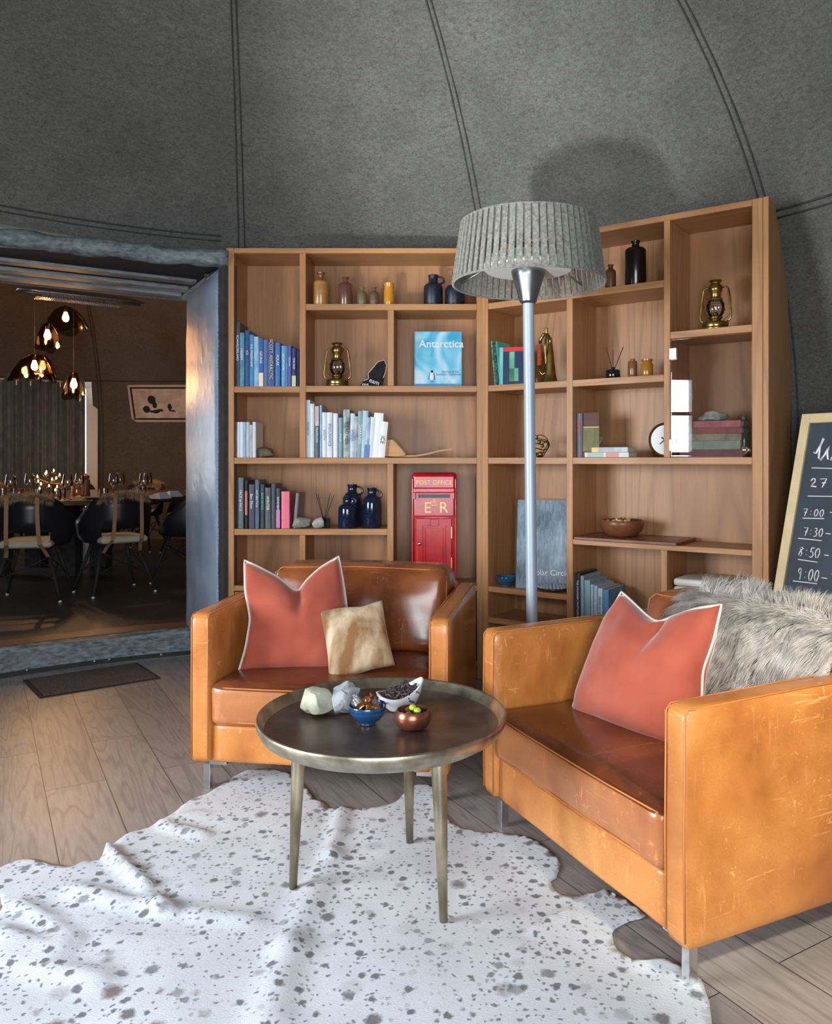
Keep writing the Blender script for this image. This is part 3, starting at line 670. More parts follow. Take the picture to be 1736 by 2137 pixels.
# ------------------------------------------------------------------ cushions (outline traced on the plane they lean in)
def resample(pts, n):
    d = [0]
    for a, b in zip(pts, pts[1:]): d.append(d[-1]+(b-a).length)
    out = []
    for i in range(n+1):
        t = d[-1]*i/n; k = 0
        while k < len(d)-2 and d[k+1] < t: k += 1
        s = (t-d[k])/max(1e-9, d[k+1]-d[k]); out.append(pts[k].lerp(pts[k+1], s))
    return out
def smooth_pts(p, it=2):
    for _ in range(it):
        p = [p[0]]+[(p[i-1]+p[i]*2+p[i+1])/4 for i in range(1, len(p)-1)]+[p[-1]]
    return p
def cushion(name, O, U, V, outline, th, m, pm, label, cat, seed=1, wr=0.01, group=None, n=30):
    """outline: four pixel polylines bottom(left to right), right(bottom to top), top(left to right), left(bottom to top) on the plane O,U,V"""
    N = U.cross(V).normalized()      # towards the viewer
    sides = []
    for s in outline:
        pts = [onplane(px, py, O, N)-O for px, py in s]
        sides.append(smooth_pts(resample([Vector((p.dot(U), p.dot(V))) for p in pts], n), 2))
    B_, R_, T_, L_ = sides
    o = empty(name, O, 0, label, cat, group)
    R = Matrix((U, V, N)).transposed().to_4x4()
    def P2(i, j):
        u, v = i/n, j/n
        p = B_[i]*(1-v)+T_[i]*v+L_[j]*(1-u)+R_[j]*u-(B_[0]*(1-u)*(1-v)+B_[n]*u*(1-v)+T_[0]*(1-u)*v+T_[n]*u*v)
        return p
    bm = NB(); G = {}
    for side in (1, -1):
        for i in range(n+1):
            for j in range(n+1):
                e = i in (0, n) or j in (0, n)
                if e and side < 0: G[(side, i, j)] = G[(1, i, j)]; continue
                a, b = 2*i/n-1, 2*j/n-1; p = P2(i, j)
                t = 0 if e else th*((1-a*a)*(1-b*b))**0.42*(1-(0.62*math.exp(-((a-0.12)/0.10)**2)+0.25*math.exp(-((a-0.12)/0.35)**2))*max(0, (b-0.1)/0.9)**1.2*(1 if pm else 0))
                q = Vector((p.x, p.y, 0))
                w = wr*(noise.noise(Vector((p.x*7, p.y*7, seed)))+0.5*noise.noise(Vector((p.x*16, p.y*16, seed+5))))*(0 if e else min(1, 4*(1-a*a)*(1-b*b)))
                G[(side, i, j)] = bm.verts.new(q+Vector((0, 0, side*(t+w)-(0.0))))
    for side in (1, -1):
        for i in range(n):
            for j in range(n):
                f = [G[(side, i, j)], G[(side, i+1, j)], G[(side, i+1, j+1)], G[(side, i, j+1)]]
                bm.faces.new(f if side > 0 else f[::-1])
    bmesh.ops.transform(bm, matrix=R, verts=bm.verts); obj('cover', bm, m, o, smooth=True)
    if pm:
        loop = [B_[i] for i in range(n)]+[R_[j] for j in range(n)]+[T_[i] for i in range(n, 0, -1)]+[L_[j] for j in range(n, 0, -1)]
        bm = NB(); tube(bm, [R @ Vector((p.x, p.y, 0.0)) for p in loop], 0.0042, 8, closed=True); obj('piping', bm, pm, o, smooth=True)
    return o
def plane_in(F, x, y, z, lean, yaw=0):
    """plane through (x,y,z) of a chair frame; leans back by lean degrees"""
    rot = F.to_3x3() @ Matrix.Rotation(yaw, 3, 'Z'); U = rot @ Vector((1, 0, 0)); V = rot @ Vector((0, sin(radians(lean)), cos(radians(lean)))); return F @ Vector((x, y, z)), U, V
O_, U_, V_ = plane_in(FL, 0.12, 0.20, 0.405, 22, radians(10))
cushion('velvet_cushion', O_, U_, V_, (
    [(497, 1403), (560, 1399), (620, 1397), (690, 1400), (722, 1396)], [(722, 1396), (722, 1330), (724, 1266), (716, 1210), (707, 1161)],
    [(510, 1169), (542, 1184), (580, 1204), (612, 1230), (622, 1237), (636, 1214), (668, 1184), (707, 1161)], [(497, 1403), (512, 1352), (522, 1292), (511, 1232), (510, 1169)]),
    0.085, M['velvet'], M['piping'], 'coral velvet cushion with pale piping, behind the small hide cushion', 'cushion', 1, 0.012, 'coral velvet cushions')
O_, U_, V_ = plane_in(FL, 0.42, 0.135, 0.41, 30, radians(4))
cushion('hide_cushion', O_, U_, V_, (
    [(687, 1419), (730, 1412), (780, 1396), (824, 1388)], [(824, 1388), (812, 1340), (804, 1300), (797, 1252)],
    [(668, 1276), (710, 1268), (755, 1266), (797, 1252)], [(687, 1419), (684, 1372), (678, 1330), (668, 1276)]),
    0.05, M['hidepil'], None, 'small fawn and cream hide cushion propped against the coral cushion', 'cushion', 4, 0.008)
O_, U_, V_ = plane_in(FR, 0.20, 0.24, 0.41, 22, radians(8))
cushion('velvet_cushion', O_, U_, V_, (
    [(1192, 1486), (1260, 1508), (1340, 1540), (1420, 1566), (1462, 1576)], [(1462, 1576), (1464, 1480), (1466, 1400), (1488, 1340), (1506, 1262)],
    [(1297, 1235), (1318, 1254), (1350, 1285), (1372, 1300), (1400, 1288), (1450, 1270), (1506, 1262)], [(1192, 1486), (1206, 1440), (1236, 1370), (1266, 1290), (1297, 1235)]),
    0.085, M['velvet'], M['piping'], 'coral velvet cushion with pale piping on the foreground armchair, against the fur throw', 'cushion', 8, 0.013, 'coral velvet cushions')

# ------------------------------------------------------------------ fur throw over the foreground chair's back
def fur_on(name_root, surf, nu, nv, count, length, m, parent, seed=1, rad=0.0008, droop=0.6, clump=60, npt=6):
    rnd = random.Random(seed); roots = []
    cl = [(rnd.random(), rnd.random(), Vector((rnd.uniform(-1, 1), rnd.uniform(-1, 1), rnd.uniform(-0.6, 0.4)))) for _ in range(clump)]
    for _ in range(count):
        u, v = rnd.random(), rnd.random(); p, nrm, down = surf(u, v)
        best = min(cl, key=lambda c: (c[0]-u)**2+(c[1]-v)**2)
        d = (nrm*1.0+down*droop+best[2]*0.45+Vector((rnd.gauss(0, .16), rnd.gauss(0, .16), rnd.gauss(0, .16)))).normalized(); L = length*rnd.uniform(0.6, 1.15)
        pts = []; q = p.copy(); dd = d.copy()
        for i in range(npt):
            pts.append(q.copy()); dd = (dd+down*droop*0.35+best[2]*0.12+Vector((0, 0, -0.08))).normalized(); q = q+dd*(L/(npt-1))
        roots.append(pts)
    return hair('fur', roots, m, parent, npt, rad)
def throw_surf(F):
    # path over the back cushion in the chair's side profile: from the seat up the front, over the top and down behind
    path = [(0.50, 0.41), (0.492, 0.49), (0.50, 0.57), (0.52, 0.64), (0.545, 0.70), (0.58, 0.745), (0.65, 0.768), (0.74, 0.765), (0.82, 0.735), (0.88, 0.68), (0.905, 0.60)]
    P = [Vector((0, y, z)) for y, z in path]
    d = [0]
    for a, b in zip(P, P[1:]): d.append(d[-1]+(b-a).length)
    def f(u, v):
        edge = 0.02*noise.noise(Vector((v*6, 0, 3))); x = 0.30+edge+(0.905-0.30-edge)*u
        t = d[-1]*v; k = 0
        while k < len(d)-2 and d[k+1] < t: k += 1
        s = (t-d[k])/(d[k+1]-d[k]); p = P[k].lerp(P[k+1], s); tg = (P[k+1]-P[k]).normalized()
        n = Vector((0, -tg.z, tg.y)); down = -tg if v < 0.55 else tg
        p = Vector((x, p.y-0.0, p.z))+n*(0.012*noise.noise(Vector((x*8, v*5, 1))))
        return p, n, down
    return f
ts = throw_surf(FR)
th_o = empty('sheepskin_throw', CRo, CRa, 'shaggy grey fur throw draped over the back of the foreground armchair', 'throw')
bm = NB(); G = [[bm.verts.new(ts(i/16, j/28)[0]) for j in range(29)] for i in range(17)]
for i in range(16):
    for j in range(28): bm.faces.new((G[i][j], G[i+1][j], G[i+1][j+1], G[i][j+1]))
obj('skin', bm, M['furskin'], th_o, smooth=True)
fur_on('fur', ts, 0, 0, 42000, 0.068, M['fur'], th_o, 3, 0.0009, 0.55, 320)

# ------------------------------------------------------------------ coffee table
TC = Vector((-0.186, 2.24, 0))
tb = empty('tray_table', TC, 0, 'round metal tray table on three tapered legs standing on the cowhide', 'table')
bm = NB(); lathe(bm, [(0, 0.443), (0.25, 0.443), (0.300, 0.447), (0.328, 0.460), (0.343, 0.486), (0.347, 0.490), (0.351, 0.486), (0.349, 0.470), (0.338, 0.450), (0.315, 0.436), (0.26, 0.431), (0, 0.431)], 96)
for f in bm.faces:
    c = f.calc_center_median(); r = sqrt(c.x**2+c.y**2); f.material_index = 0 if (c.z > 0.4425 and r < 0.315 and f.normal.z > -2 and c.z > 0.4425) else 1
tt = obj('tray_top', bm, [M['tray'], M['pewter']], tb, smooth=True)
for fx, fy in ((-0.012, 2.047), (-0.12, 2.469), (-0.433, 2.207)):
    f = Vector((fx, fy, 0))-TC; t = f*0.93; bm = NB()
    tube(bm, [Vector((f.x, f.y, 0.006)), Vector((f.x, f.y, 0.006)).lerp(Vector((t.x, t.y, 0.435)), 0.5), Vector((t.x, t.y, 0.41)), Vector((t.x, t.y, 0.437))], [0.011, 0.0165, 0.021, 0.024], 16); obj('leg', bm, M['pewter_leg'], tb, smooth=True)

# ------------------------------------------------------------------ patio heater lamp
lp = empty('patio_heater_lamp', (0.352, 3.35, 0), 0, 'tall standing heater lamp with a grey slatted shade on a silver pole', 'floor lamp')
bm = NB(); tube(bm, [(0.008, 0, 0.05), (-0.012, 0, 1.88)], 0.0238, 20); obj('pole', bm, M['pole'], lp, smooth=True, angle=40)
bm = NB(); lathe(bm, [(0, 0.0), (0.18, 0.0), (0.185, 0.02), (0.18, 0.035), (0.06, 0.05), (0.03, 0.09), (0, 0.09)], 40); obj('base', bm, M['steel'], lp, smooth=True, angle=40)
bm = NB(); lathe(bm, [(0.0, 1.82), (0.026, 1.82), (0.034, 1.828), (0.036, 1.84), (0.045, 1.87), (0.062, 1.925), (0.068, 1.945), (0.066, 1.955), (0, 1.955)], 36, (-0.012, 0, 0)); obj('cone_bracket', bm, simple('dark_steel', (0.22, 0.23, 0.24), 0.3, 0.9), lp, smooth=True, angle=35)
bm = NB(); lathe(bm, [(0.0, 1.952), (0.17, 1.952), (0.185, 1.975), (0.17, 2.0), (0, 2.01)], 40, (-0.012, 0, 0)); obj('heater_disc', bm, simple('white_enamel', (0.72, 0.73, 0.74), 0.35), lp, smooth=True, angle=35)
M['shade'] = simple('grey_felt_shade', hexc(98, 98, 92), 0.9, c2=hexc(134, 134, 126), scale=90, sheen=0.3, bumpv=0.3)
bm = NB(); ns = 62; z0s, z1s, rb, rt = 1.898, 2.137, 0.302, 0.268
for i in range(ns):
    a0, a1 = 2*pi*(i+0.03)/ns, 2*pi*(i+0.80)/ns; q = []
    for rr in (0.0, -0.006):
        for z, r in ((z0s, rb), (z1s, rt)):
            for a in (a0, a1): q.append(bm.verts.new(((r+rr+(0.004 if a == a1 else 0))*cos(a), (r+rr+(0.004 if a == a1 else 0))*sin(a), z)))
    bm.faces.new((q[0], q[1], q[3], q[2])); bm.faces.new((q[4], q[6], q[7], q[5])); bm.faces.new((q[1], q[5], q[7], q[3])); bm.faces.new((q[0], q[2], q[6], q[4]))
for z, r in ((z0s+0.001, rb-0.002), (z1s, rt-0.002)):
    tube(bm, [(r*cos(2*pi*i/72), r*sin(2*pi*i/72), z) for i in range(72)], 0.0045, 6, closed=True)
sh = obj('lamp_shade', bm, M['shade'], lp, loc=(-0.012, 0, 0))
for a in (0.6, 2.7, 4.8): bm = NB(); tube(bm, [(-0.012+0.18*cos(a), 0.18*sin(a), 1.98), (-0.012+(rb-0.01)*cos(a), (rb-0.01)*sin(a), 1.93)], 0.004, 6); obj('shade_support', bm, M['steel'], lp, smooth=True)

for ch in lp.children:
    if not ch.name.startswith(('pole', 'base')): ch.scale = (1.0669,)*3; ch.location.z = -0.0803
# ------------------------------------------------------------------ cowhide rug
outl = [(-60, 1850), (-40, 1832), (0, 1815), (35, 1799), (75, 1797), (110, 1808), (150, 1812), (175, 1801), (207, 1797), (222, 1777), (262, 1745), (322, 1724), (362, 1698), (402, 1671), (432, 1660), (482, 1628), (515, 1611), (560, 1607), (600, 1616), (620, 1630), (636, 1645), (655, 1672), (672, 1675), (690, 1688), (712, 1693), (722, 1684), (740, 1690), (790, 1687), (828, 1676), (846, 1656), (868, 1641), (900, 1642), (915, 1655), (935, 1712), (985, 1735), (1040, 1741), (1090, 1747), (1130, 1765), (1160, 1790), (1168, 1815), (1160, 1832), (1150, 1842), (1160, 1862), (1190, 1877), (1225, 1868), (1272, 1865), (1312, 1885), (1346, 1915), (1312, 1925), (1285, 1942), (1277, 1960), (1290, 1985), (1318, 2002), (1345, 2010), (1390, 2011), (1430, 2022), (1462, 2050), (1476, 2095), (1486, 2150), (1470, 2250), (1380, 2350), (1150, 2430), (880, 2460), (600, 2480), (300, 2440), (60, 2380), (-160, 2300), (-260, 2200), (-240, 2090), (-180, 2020), (-120, 1960), (-40, 1925), (2, 1902), (6, 1885), (1, 1872), (-30, 1862)]
pts = [flo(x, y).xy for x, y in outl]; fine = []
for i in range(len(pts)):
    a, b = pts[i-1], pts[i]; p_, q_ = pts[i-2], pts[(i+1) % len(pts)]; k = max(1, int((b-a).length/0.02))
    for s in range(k):
        t = s/k; c = 0.5*((2*a)+(b-p_)*t+(2*p_-5*a+4*b-q_)*t*t+(3*a-p_-3*b+q_)*t**3)
        fine.append(c+Vector((noise.noise(Vector((c.x*25, c.y*25, 0))), noise.noise(Vector((c.x*25, c.y*25, 9)))))*0.006)
def inside(p, poly):
    c = False; j = len(poly)-1
    for i in range(len(poly)):
        if (poly[i].y > p.y) != (poly[j].y > p.y) and p.x < (poly[j].x-poly[i].x)*(p.y-poly[i].y)/(poly[j].y-poly[i].y)+poly[i].x: c = not c
        j = i
    return c
xs = [p.x for p in fine]; ys = [p.y for p in fine]; inner_p = []; rnd = random.Random(2); y = min(ys)
while y < max(ys):
    x = min(xs)
    while x < max(xs):
        p = Vector((x+rnd.uniform(-.005, .005), y+rnd.uniform(-.005, .005)))
        if inside(p, fine): inner_p.append(p)
        x += 0.022
    y += 0.022
allp = fine+inner_p; E = [(i, (i+1) % len(fine)) for i in range(len(fine))]
vo, eo, fo, _, _, _ = delaunay_2d_cdt(allp, E, [], 1, 1e-5)
creases = [((222, 1775), (300, 1850), 0.020, 0.030), ((300, 1850), (345, 1905), 0.012, 0.04), ((160, 1860), (330, 1900), 0.014, 0.05), ((330, 1900), (520, 1925), 0.008, 0.05), ((0, 1950), (130, 1985), 0.016, 0.05), ((40, 1890), (150, 1960), 0.012, 0.04),
           ((0, 1990), (200, 2050), 0.012, 0.06), ((345, 1725), (420, 1745), 0.014, 0.04), ((712, 1695), (690, 1790), 0.016, 0.035), ((690, 1790), (600, 1980), 0.010, 0.06), ((600, 1980), (560, 2137), 0.012, 0.07), ((1265, 1868), (1110, 1950), 0.012, 0.022), ((1390, 2010), (1340, 2020), 0.010, 0.03), ((320, 1720), (420, 1700), 0.010, 0.03)]
CR = [(flo(*a).xy, flo(*b).xy, h, w) for a, b, h, w in creases]
def segd(p, a, b):
    t = max(0, min(1, (p-a).dot(b-a)/(b-a).length_squared)); return (p-a-(b-a)*t).length
bm = NB(); V = []
for v in vo:
    p = Vector((v[0], v[1])); h = 0.006+0.0035*(noise.noise(Vector((p.x*5, p.y*5, 2)))+0.5*noise.noise(Vector((p.x*13, p.y*13, 4))))
    for a, b, hh, w in CR:
        d_ = segd(p, a, b); h += hh*math.exp(-(d_/(w*0.6))**2)-hh*0.25*math.exp(-((d_-w*1.2)/(w*0.7))**2)
    V.append(bm.verts.new((p.x, p.y, max(0.003, h))))
for f in fo:
    try: bm.faces.new([V[i] for i in f])
    except ValueError: pass
bmesh.ops.recalc_face_normals(bm, faces=bm.faces)
if sum(f.normal.z for f in bm.faces) < 0: bmesh.ops.reverse_faces(bm, faces=bm.faces)
rug = obj('cowhide_rug', bm, M['hide'], smooth=True); setp(rug, 'white cowhide rug speckled with grey spots, spread on the plank floor', 'rug')
md = rug.modifiers.new('thickness', 'SOLIDIFY'); md.thickness = 0.0025; md.offset = -1

# ------------------------------------------------------------------ doormat
q = [flo(*p) for p in ((48, 1421), (287, 1385), (335, 1416), (83, 1458))]
mat_o = empty('doormat', q[0], 0, 'dark brown bristle doormat in front of the raised doorway step', 'doormat')
bm = NB(); c_ = sum(q, Vector())/4
def slab(bm, pts, z0, z1):
    a = [bm.verts.new((p.x, p.y, z0)) for p in pts]; b = [bm.verts.new((p.x, p.y, z1)) for p in pts]
    bm.faces.new(a); bm.faces.new(b[::-1])
    for i in range(len(pts)): bm.faces.new((a[i], b[i], b[(i+1) % len(pts)], a[(i+1) % len(pts)]))
slab(bm, [p-q[0] for p in q], 0.0005, 0.006); bmesh.ops.recalc_face_normals(bm, faces=bm.faces); obj('rubber_border', bm, simple('rubber', hexc(42, 38, 36), 0.8), mat_o)
bm = NB(); slab(bm, [c_+(p-c_)*0.93-q[0] for p in q], 0.004, 0.011); bmesh.ops.recalc_face_normals(bm, faces=bm.faces); obj('pile', bm, simple('brown_bristle', hexc(54, 46, 42), 0.95, c2=hexc(116, 104, 94), scale=160, bumpv=0.8), mat_o)

# ================================================================== THINGS ON THE SHELVES
BM = {}
def bmat(c, c2=None, sc=14):
    k = (c, c2, sc)
    if k not in BM: BM[k] = simple('book_cover', hexc(*c), 0.42, c2=hexc(*c2) if c2 else None, scale=sc, stretch=(1, 1, 0.6))
    return BM[k]
INK = {'w': 'ink_w', 'k': 'ink_k', 'r': 'ink_r', 'g': 'ink_g', 'b': 'ink_b', 't': 'ink_t'}
ORD = ['first', 'second', 'third', 'fourth', 'fifth', 'sixth', 'seventh', 'eighth', 'ninth', 'tenth', 'eleventh', 'twelfth', 'thirteenth', 'fourteenth', 'fifteenth', 'sixteenth', 'seventeenth']
def tpos(case, x, y, z):
    o, a = (Vector(OW), 0.0) if case == 'L' else (OR, RA)
    return Vector(o)+Matrix.Rotation(a, 3, 'Z') @ Vector((x, y, z)), a
def book(case, x, z, w, h, d, cov, label, group, yfront=0.02, tilt=0.0, title=None, ink='w', tsize=0.55, band=None, bandz=(0.0, 0.3), flip=False, tz=0.5, name='book'):
    """upright book, spine to the room"""
    p, a = tpos(case, x, yfront, z)
    o = empty(name, p, a, label, 'book', group); o.rotation_euler = (0, tilt, a)
    if tilt: o.rotation_mode = 'XYZ'
    bm = NB(); t = min(0.0022, w*0.18)
    box(bm, 0, t, 0.002, d, 0, h); box(bm, w-t, w, 0.002, d, 0, h)
    n = 5; prev = None
    for i in range(n+1):
        u = i/n; xx = w*u; yy = -0.004*sin(pi*u)-0.0; cur = [bm.verts.new((xx, yy, 0)), bm.verts.new((xx, yy, h)), bm.verts.new((xx, yy+0.003, 0)), bm.verts.new((xx, yy+0.003, h))]
        if prev:
            bm.faces.new((prev[0], cur[0], cur[1], prev[1])); bm.faces.new((prev[2], prev[3], cur[3], cur[2])); bm.faces.new((prev[1], cur[1], cur[3], prev[3])); bm.faces.new((prev[0], prev[2], cur[2], cur[0]))
        prev = cur
    obj('cover', bm, cov, o)
    bm = NB(); box(bm, t, w-t, 0.004, d-0.004, 0.003, h-0.003); obj('pages', bm, M['paper'], o)
    if band:
        bm = NB(); box(bm, 0.0006, w-0.0006, -0.0052, -0.001, h*bandz[0], h*bandz[1]); obj('spine_panel', bm, band, o)
    if title:
        L = max(1, len(title)); sz = min(w*tsize*1.25, h*0.86/(L*0.56))
        text('title', title, sz, M[INK[ink]], o, (w/2, -0.0062, h*tz), (pi/2, pi/2 if not flip else -pi/2, 0))
    return o
def book_px(case, x0, x1, top, zs, cov, label, group, yf=0.02, d=0.2, tilt=0.0, **k):
    f = lloc if case == 'L' else rloc
    a, z = f(x0, top, yf); b, _ = f(x1, top, yf)
    if case == 'R': z = f((x0+x1)/2, top, yf)[1]
    a -= sin(tilt)*(z-zs)
    return book(case, a+0.0006, zs+0.0008, max(0.006, b-a-0.0012), z-zs, d, cov, label, group, yf, tilt, **k)

# top left cell: blue books
g = 'blue books in the top left compartment'
row = [(491, 501, 673, (70, 76, 82), (54, 60, 68), 'SCHWEIZERLAND', 'w', 'slim grey-black'), (500, 510, 695, (60, 110, 150), (100, 160, 190), 'HIDDEN', 'w', 'teal blue'), (511, 521, 690, (34, 86, 140), (26, 64, 110), 'ICE', 'w', 'deep blue'), (521, 530, 699, (54, 112, 176), (90, 150, 200), 'THE FROZEN SHIP', 'w', 'mid blue'),
       (530, 540, 703, (70, 150, 200), (180, 210, 230), None, 'w', 'pale sky blue'), (540, 550, 706, (30, 104, 180), (44, 90, 140), 'GEORGE', 'w', 'bright blue with cream foot'), (550, 559, 709, (60, 100, 170), (110, 110, 160), None, 'w', 'blue and mauve'), (559, 573, 713, (34, 84, 150), (24, 66, 126), 'SCOTT ANTARCTIC', 'g', 'thick royal blue with cream lettering'),
       (574, 585, 716, (44, 96, 160), (60, 120, 180), 'POLAR', 'w', 'blue streaked'), (587, 596, 722, (60, 150, 200), (120, 180, 210), 'MOUNTAINS', 'w', 'light turquoise'), (596, 601, 723, (120, 160, 200), (70, 110, 170), None, 'w', 'thin pale blue'), (601, 608, 721, (84, 92, 170), (100, 100, 180), 'PENGUIN', 'w', 'violet'), (609, 618, 727, (40, 56, 120), (30, 40, 90), 'THE END', 'w', 'indigo with a lime foot'), (619, 624, 730, (40, 44, 80), (60, 70, 120), None, 'w', 'thin dark indigo')]
for i, (a, b, t, c1, c2, ti, ink, nmx) in enumerate(row):
    kw = {}
    if i == 5: kw = dict(band=bmat((236, 226, 190)), bandz=(0.0, 0.28))
    if i == 12: kw = dict(band=bmat((200, 214, 150)), bandz=(0.0, 0.28))
    book_px('L', a, b, t, zB[1]-0.003, bmat(c1, c2, 22), '%s book, %s in the row of blue spines' % (nmx, ORD[i]), g, title=ti, ink=ink, d=0.17, tz=0.6, **kw)
# white books under them
g = 'small pale books above the dark books'
row = [(491, 495, 881, (150, 150, 150), (90, 90, 90)), (495, 501, 881, (214, 226, 236), None), (501, 508, 881, (226, 232, 240), None), (508, 514, 881, (120, 170, 210), (160, 200, 226)), (514, 521, 881, (214, 216, 214), (190, 180, 170)), (521, 527, 887, (140, 170, 200), (210, 220, 230)), (527, 534, 881, (226, 230, 232), None)]
nn = ['grey flecked', 'pale ice-blue', 'white', 'sky blue', 'cream-white', 'blue and white', 'bright white']
for i, (a, b, t, c1, c2) in enumerate(row):
    book_px('L', a, b, t, zC[1], bmat(c1, c2, 22), '%s small book, %s in the row by the brown rock' % (nn[i], ORD[i]), g, d=0.17, tilt=0.0)
# long white and blue row
g = 'white and pale blue books on the middle shelf'
row = [(639, 647, 835, (224, 232, 240), None, 'ANTARCTIC', 'k', 'tall white'), (647, 656, 843, (180, 214, 220), (220, 230, 236), None, 'k', 'tall aqua-white'), (657, 666, 848, (96, 106, 116), (86, 96, 110), 'THE TRAVELLERS', 'w', 'dark slate with a pink top'), (667, 672, 846, (130, 170, 216), (190, 210, 230), None, 'k', 'blue and white'), (672, 682, 861, (214, 224, 236), None, 'SOUTH', 'b', 'white with blue lettering'),
       (682, 694, 861, (226, 232, 244), (206, 214, 232), 'ENDURANCE', 'b', 'thick white-lilac'), (695, 705, 863, (240, 240, 242), (210, 220, 236), None, 'k', 'plain white'), (706, 715, 872, (110, 150, 160), (130, 165, 170), 'POLES', 'w', 'grey-teal'), (716, 730, 855, (200, 214, 210), (70, 86, 96), 'DEAD MEN', 'k', 'thick white and charcoal patterned'), (731, 740, 863, (130, 170, 200), (226, 232, 236), 'WINTER', 'b', 'powder blue'),
       (740, 747, 869, (60, 80, 96), (200, 210, 214), None, 'w', 'navy-edged'), (747, 756, 858, (110, 150, 160), (130, 160, 166), 'DARKNESS', 'w', 'dusty teal'), (756, 764, 857, (150, 186, 196), (190, 214, 220), None, 'k', 'pale teal'), (764, 771, 871, (190, 214, 220), (90, 120, 190), None, 'k', 'white with a blue foot'), (772, 780, 870, (220, 230, 232), (200, 216, 220), None, 'k', 'ice-white'), (781, 793, 861, (240, 240, 240), None, None, 'k', 'broad white'), (793, 803, 879, (236, 236, 234), None, 'ICE', 'k', 'short white')]
for i, (a, b, t, c1, c2, ti, ink, nmx) in enumerate(row):
    kw = {}
    if i == 2: kw = dict(band=bmat((206, 176, 168)), bandz=(0.62, 1.0))
    if i == 13: kw = dict(band=bmat((90, 120, 190)), bandz=(0.0, 0.32))
    book_px('L', a, b, t, zC[1], bmat(c1, c2, 22), '%s book in the long pale row, %s from the divider' % (nmx, ORD[i]), g, title=ti, ink=ink, d=0.18, tilt=(0.0 if i < 9 else 0.012*(i-8)), **kw)
# dark books
g = 'dark books beside the two pale stones'
row = [(493, 497, 1000, (60, 60, 58), None, None, 'w', 'thin black'), (497, 508, 997, (84, 92, 100), (100, 110, 120), 'FACE to FACE', 'w', 'tall slate-grey'), (511, 517, 1003, (40, 40, 46), (60, 56, 56), None, 'w', 'black with a salmon band'), (519, 531, 1011, (62, 70, 90), (50, 56, 76), 'Ben Elton', 'w', 'dark blue-grey'), (532, 541, 1002, (74, 90, 110), (90, 110, 130), 'ANTARCTICA', 'w', 'blue-grey'), (543, 552, 1011, (56, 66, 74), (44, 52, 60), 'BEAR GRYLLS', 't', 'charcoal with turquoise lettering'),
       (553, 565, 1018, (84, 90, 92), (70, 76, 80), 'WINTER', 'w', 'mid grey cloth'), (566, 575, 1010, (70, 80, 92), (60, 70, 84), None, 'w', 'steel grey'), (576, 585, 1019, (66, 74, 86), (50, 56, 66), 'REMEMBER', 'w', 'grey with a pink lower half'), (587, 604, 1026, (232, 110, 136), None, None, 'w', 'bright pink')]
for i, (a, b, t, c1, c2, ti, ink, nmx) in enumerate(row):
    kw = {}
    if i == 2: kw = dict(band=bmat((196, 116, 104)), bandz=(0.28, 0.78))
    if i == 8: kw = dict(band=bmat((204, 130, 186)), bandz=(0.02, 0.46))
    book_px('L', a, b, t, zDl[1], bmat(c1, c2, 22), '%s book, %s in the row of dark spines' % (nmx, ORD[i]), g, title=ti, ink=ink, d=0.17, tz=0.62 if ti != 'FACE to FACE' else 0.55, **kw)
book('L', lx(605)+0.004, zDl[1]+0.001, 0.018, 0.195, 0.17, bmat((120, 124, 126), (140, 142, 144)), 'plain grey softcover leaning at the end of the dark row behind the pale stone', 'dark books beside the two pale stones', 0.05, 0.10)

# stones on shelves
def stone(px, py, pw, case, zs, yoff, h, c, c2, label, seed, sc=14, group=None, name='rock', rough=0.25):
    x, _ = (lloc if case == 'L' else rloc)(px, py, yoff); p, a = tpos(case, x, yoff, zs+0.0015)
    bm = NB(); rock(bm, (0, 0, 0), pw/2, pw*0.34, h/2, seed, rough, 4); o = obj(name, bm, simple('stone', hexc(*c), 0.8, c2=hexc(*c2), scale=sc, bumpv=0.8), smooth=True, loc=p, rot=(0, 0, a)); return setp(o, label, 'rock', group)
stone(552, 950, 0.105, 'L', zC[1], 0.06, 0.07, (70, 70, 62), (120, 108, 86), 'brown jagged stone beside the small pale books', 3, 12)
stone(627, 1100, 0.112, 'L', zDl[1], 0.05, 0.072, (170, 172, 166), (110, 112, 108), 'pale grey layered stone next to the pink book', 11, 9)
stone(665, 1100, 0.07, 'L', zDl[1], 0.05, 0.06, (196, 192, 188), (150, 146, 144), 'round whitish stone in front of the lower reed diffuser', 23, 16)
# engraved black slate piece
x, _ = lloc(781, 800, 0.07); p, a = tpos('L', x, 0.08, zB[1]+0.001)
o = empty('carved_slate', p, 0, 'jagged black slate shard with white carved words, beside the brass lantern', 'ornament')
bm = NB(); outl2 = [(-0.085, 0), (-0.06, 0.035), (-0.03, 0.045), (-0.035, 0.075), (-0.005, 0.11), (0.02, 0.14), (0.055, 0.15), (0.068, 0.12), (0.062, 0.08), (0.05, 0.05), (0.04, 0)]
fa = [bm.verts.new((x_, 0.0-0.008*random.random(), z_)) for x_, z_ in outl2]; fb = [bm.verts.new((x_*0.96, 0.05, z_*0.95)) for x_, z_ in outl2]
bm.faces.new(fa); bm.faces.new(fb[::-1])
for i in range(len(outl2)): bm.faces.new((fa[i], fb[i], fb[(i+1) % len(fa)], fa[(i+1) % len(fa)]))
bmesh.ops.recalc_face_normals(bm, faces=bm.faces); obj('slab', bm, simple('black_slate', (0.008, 0.008, 0.009), 0.7, c2=(0.02, 0.02, 0.02), scale=40, bumpv=0.3, spec=0.2), o)
bm = NB(); tube(bm, [(x_, -0.003, z_) for x_, z_ in outl2[1:-1]], 0.0022, 5); obj('chipped_edge', bm, M['paper'], o)
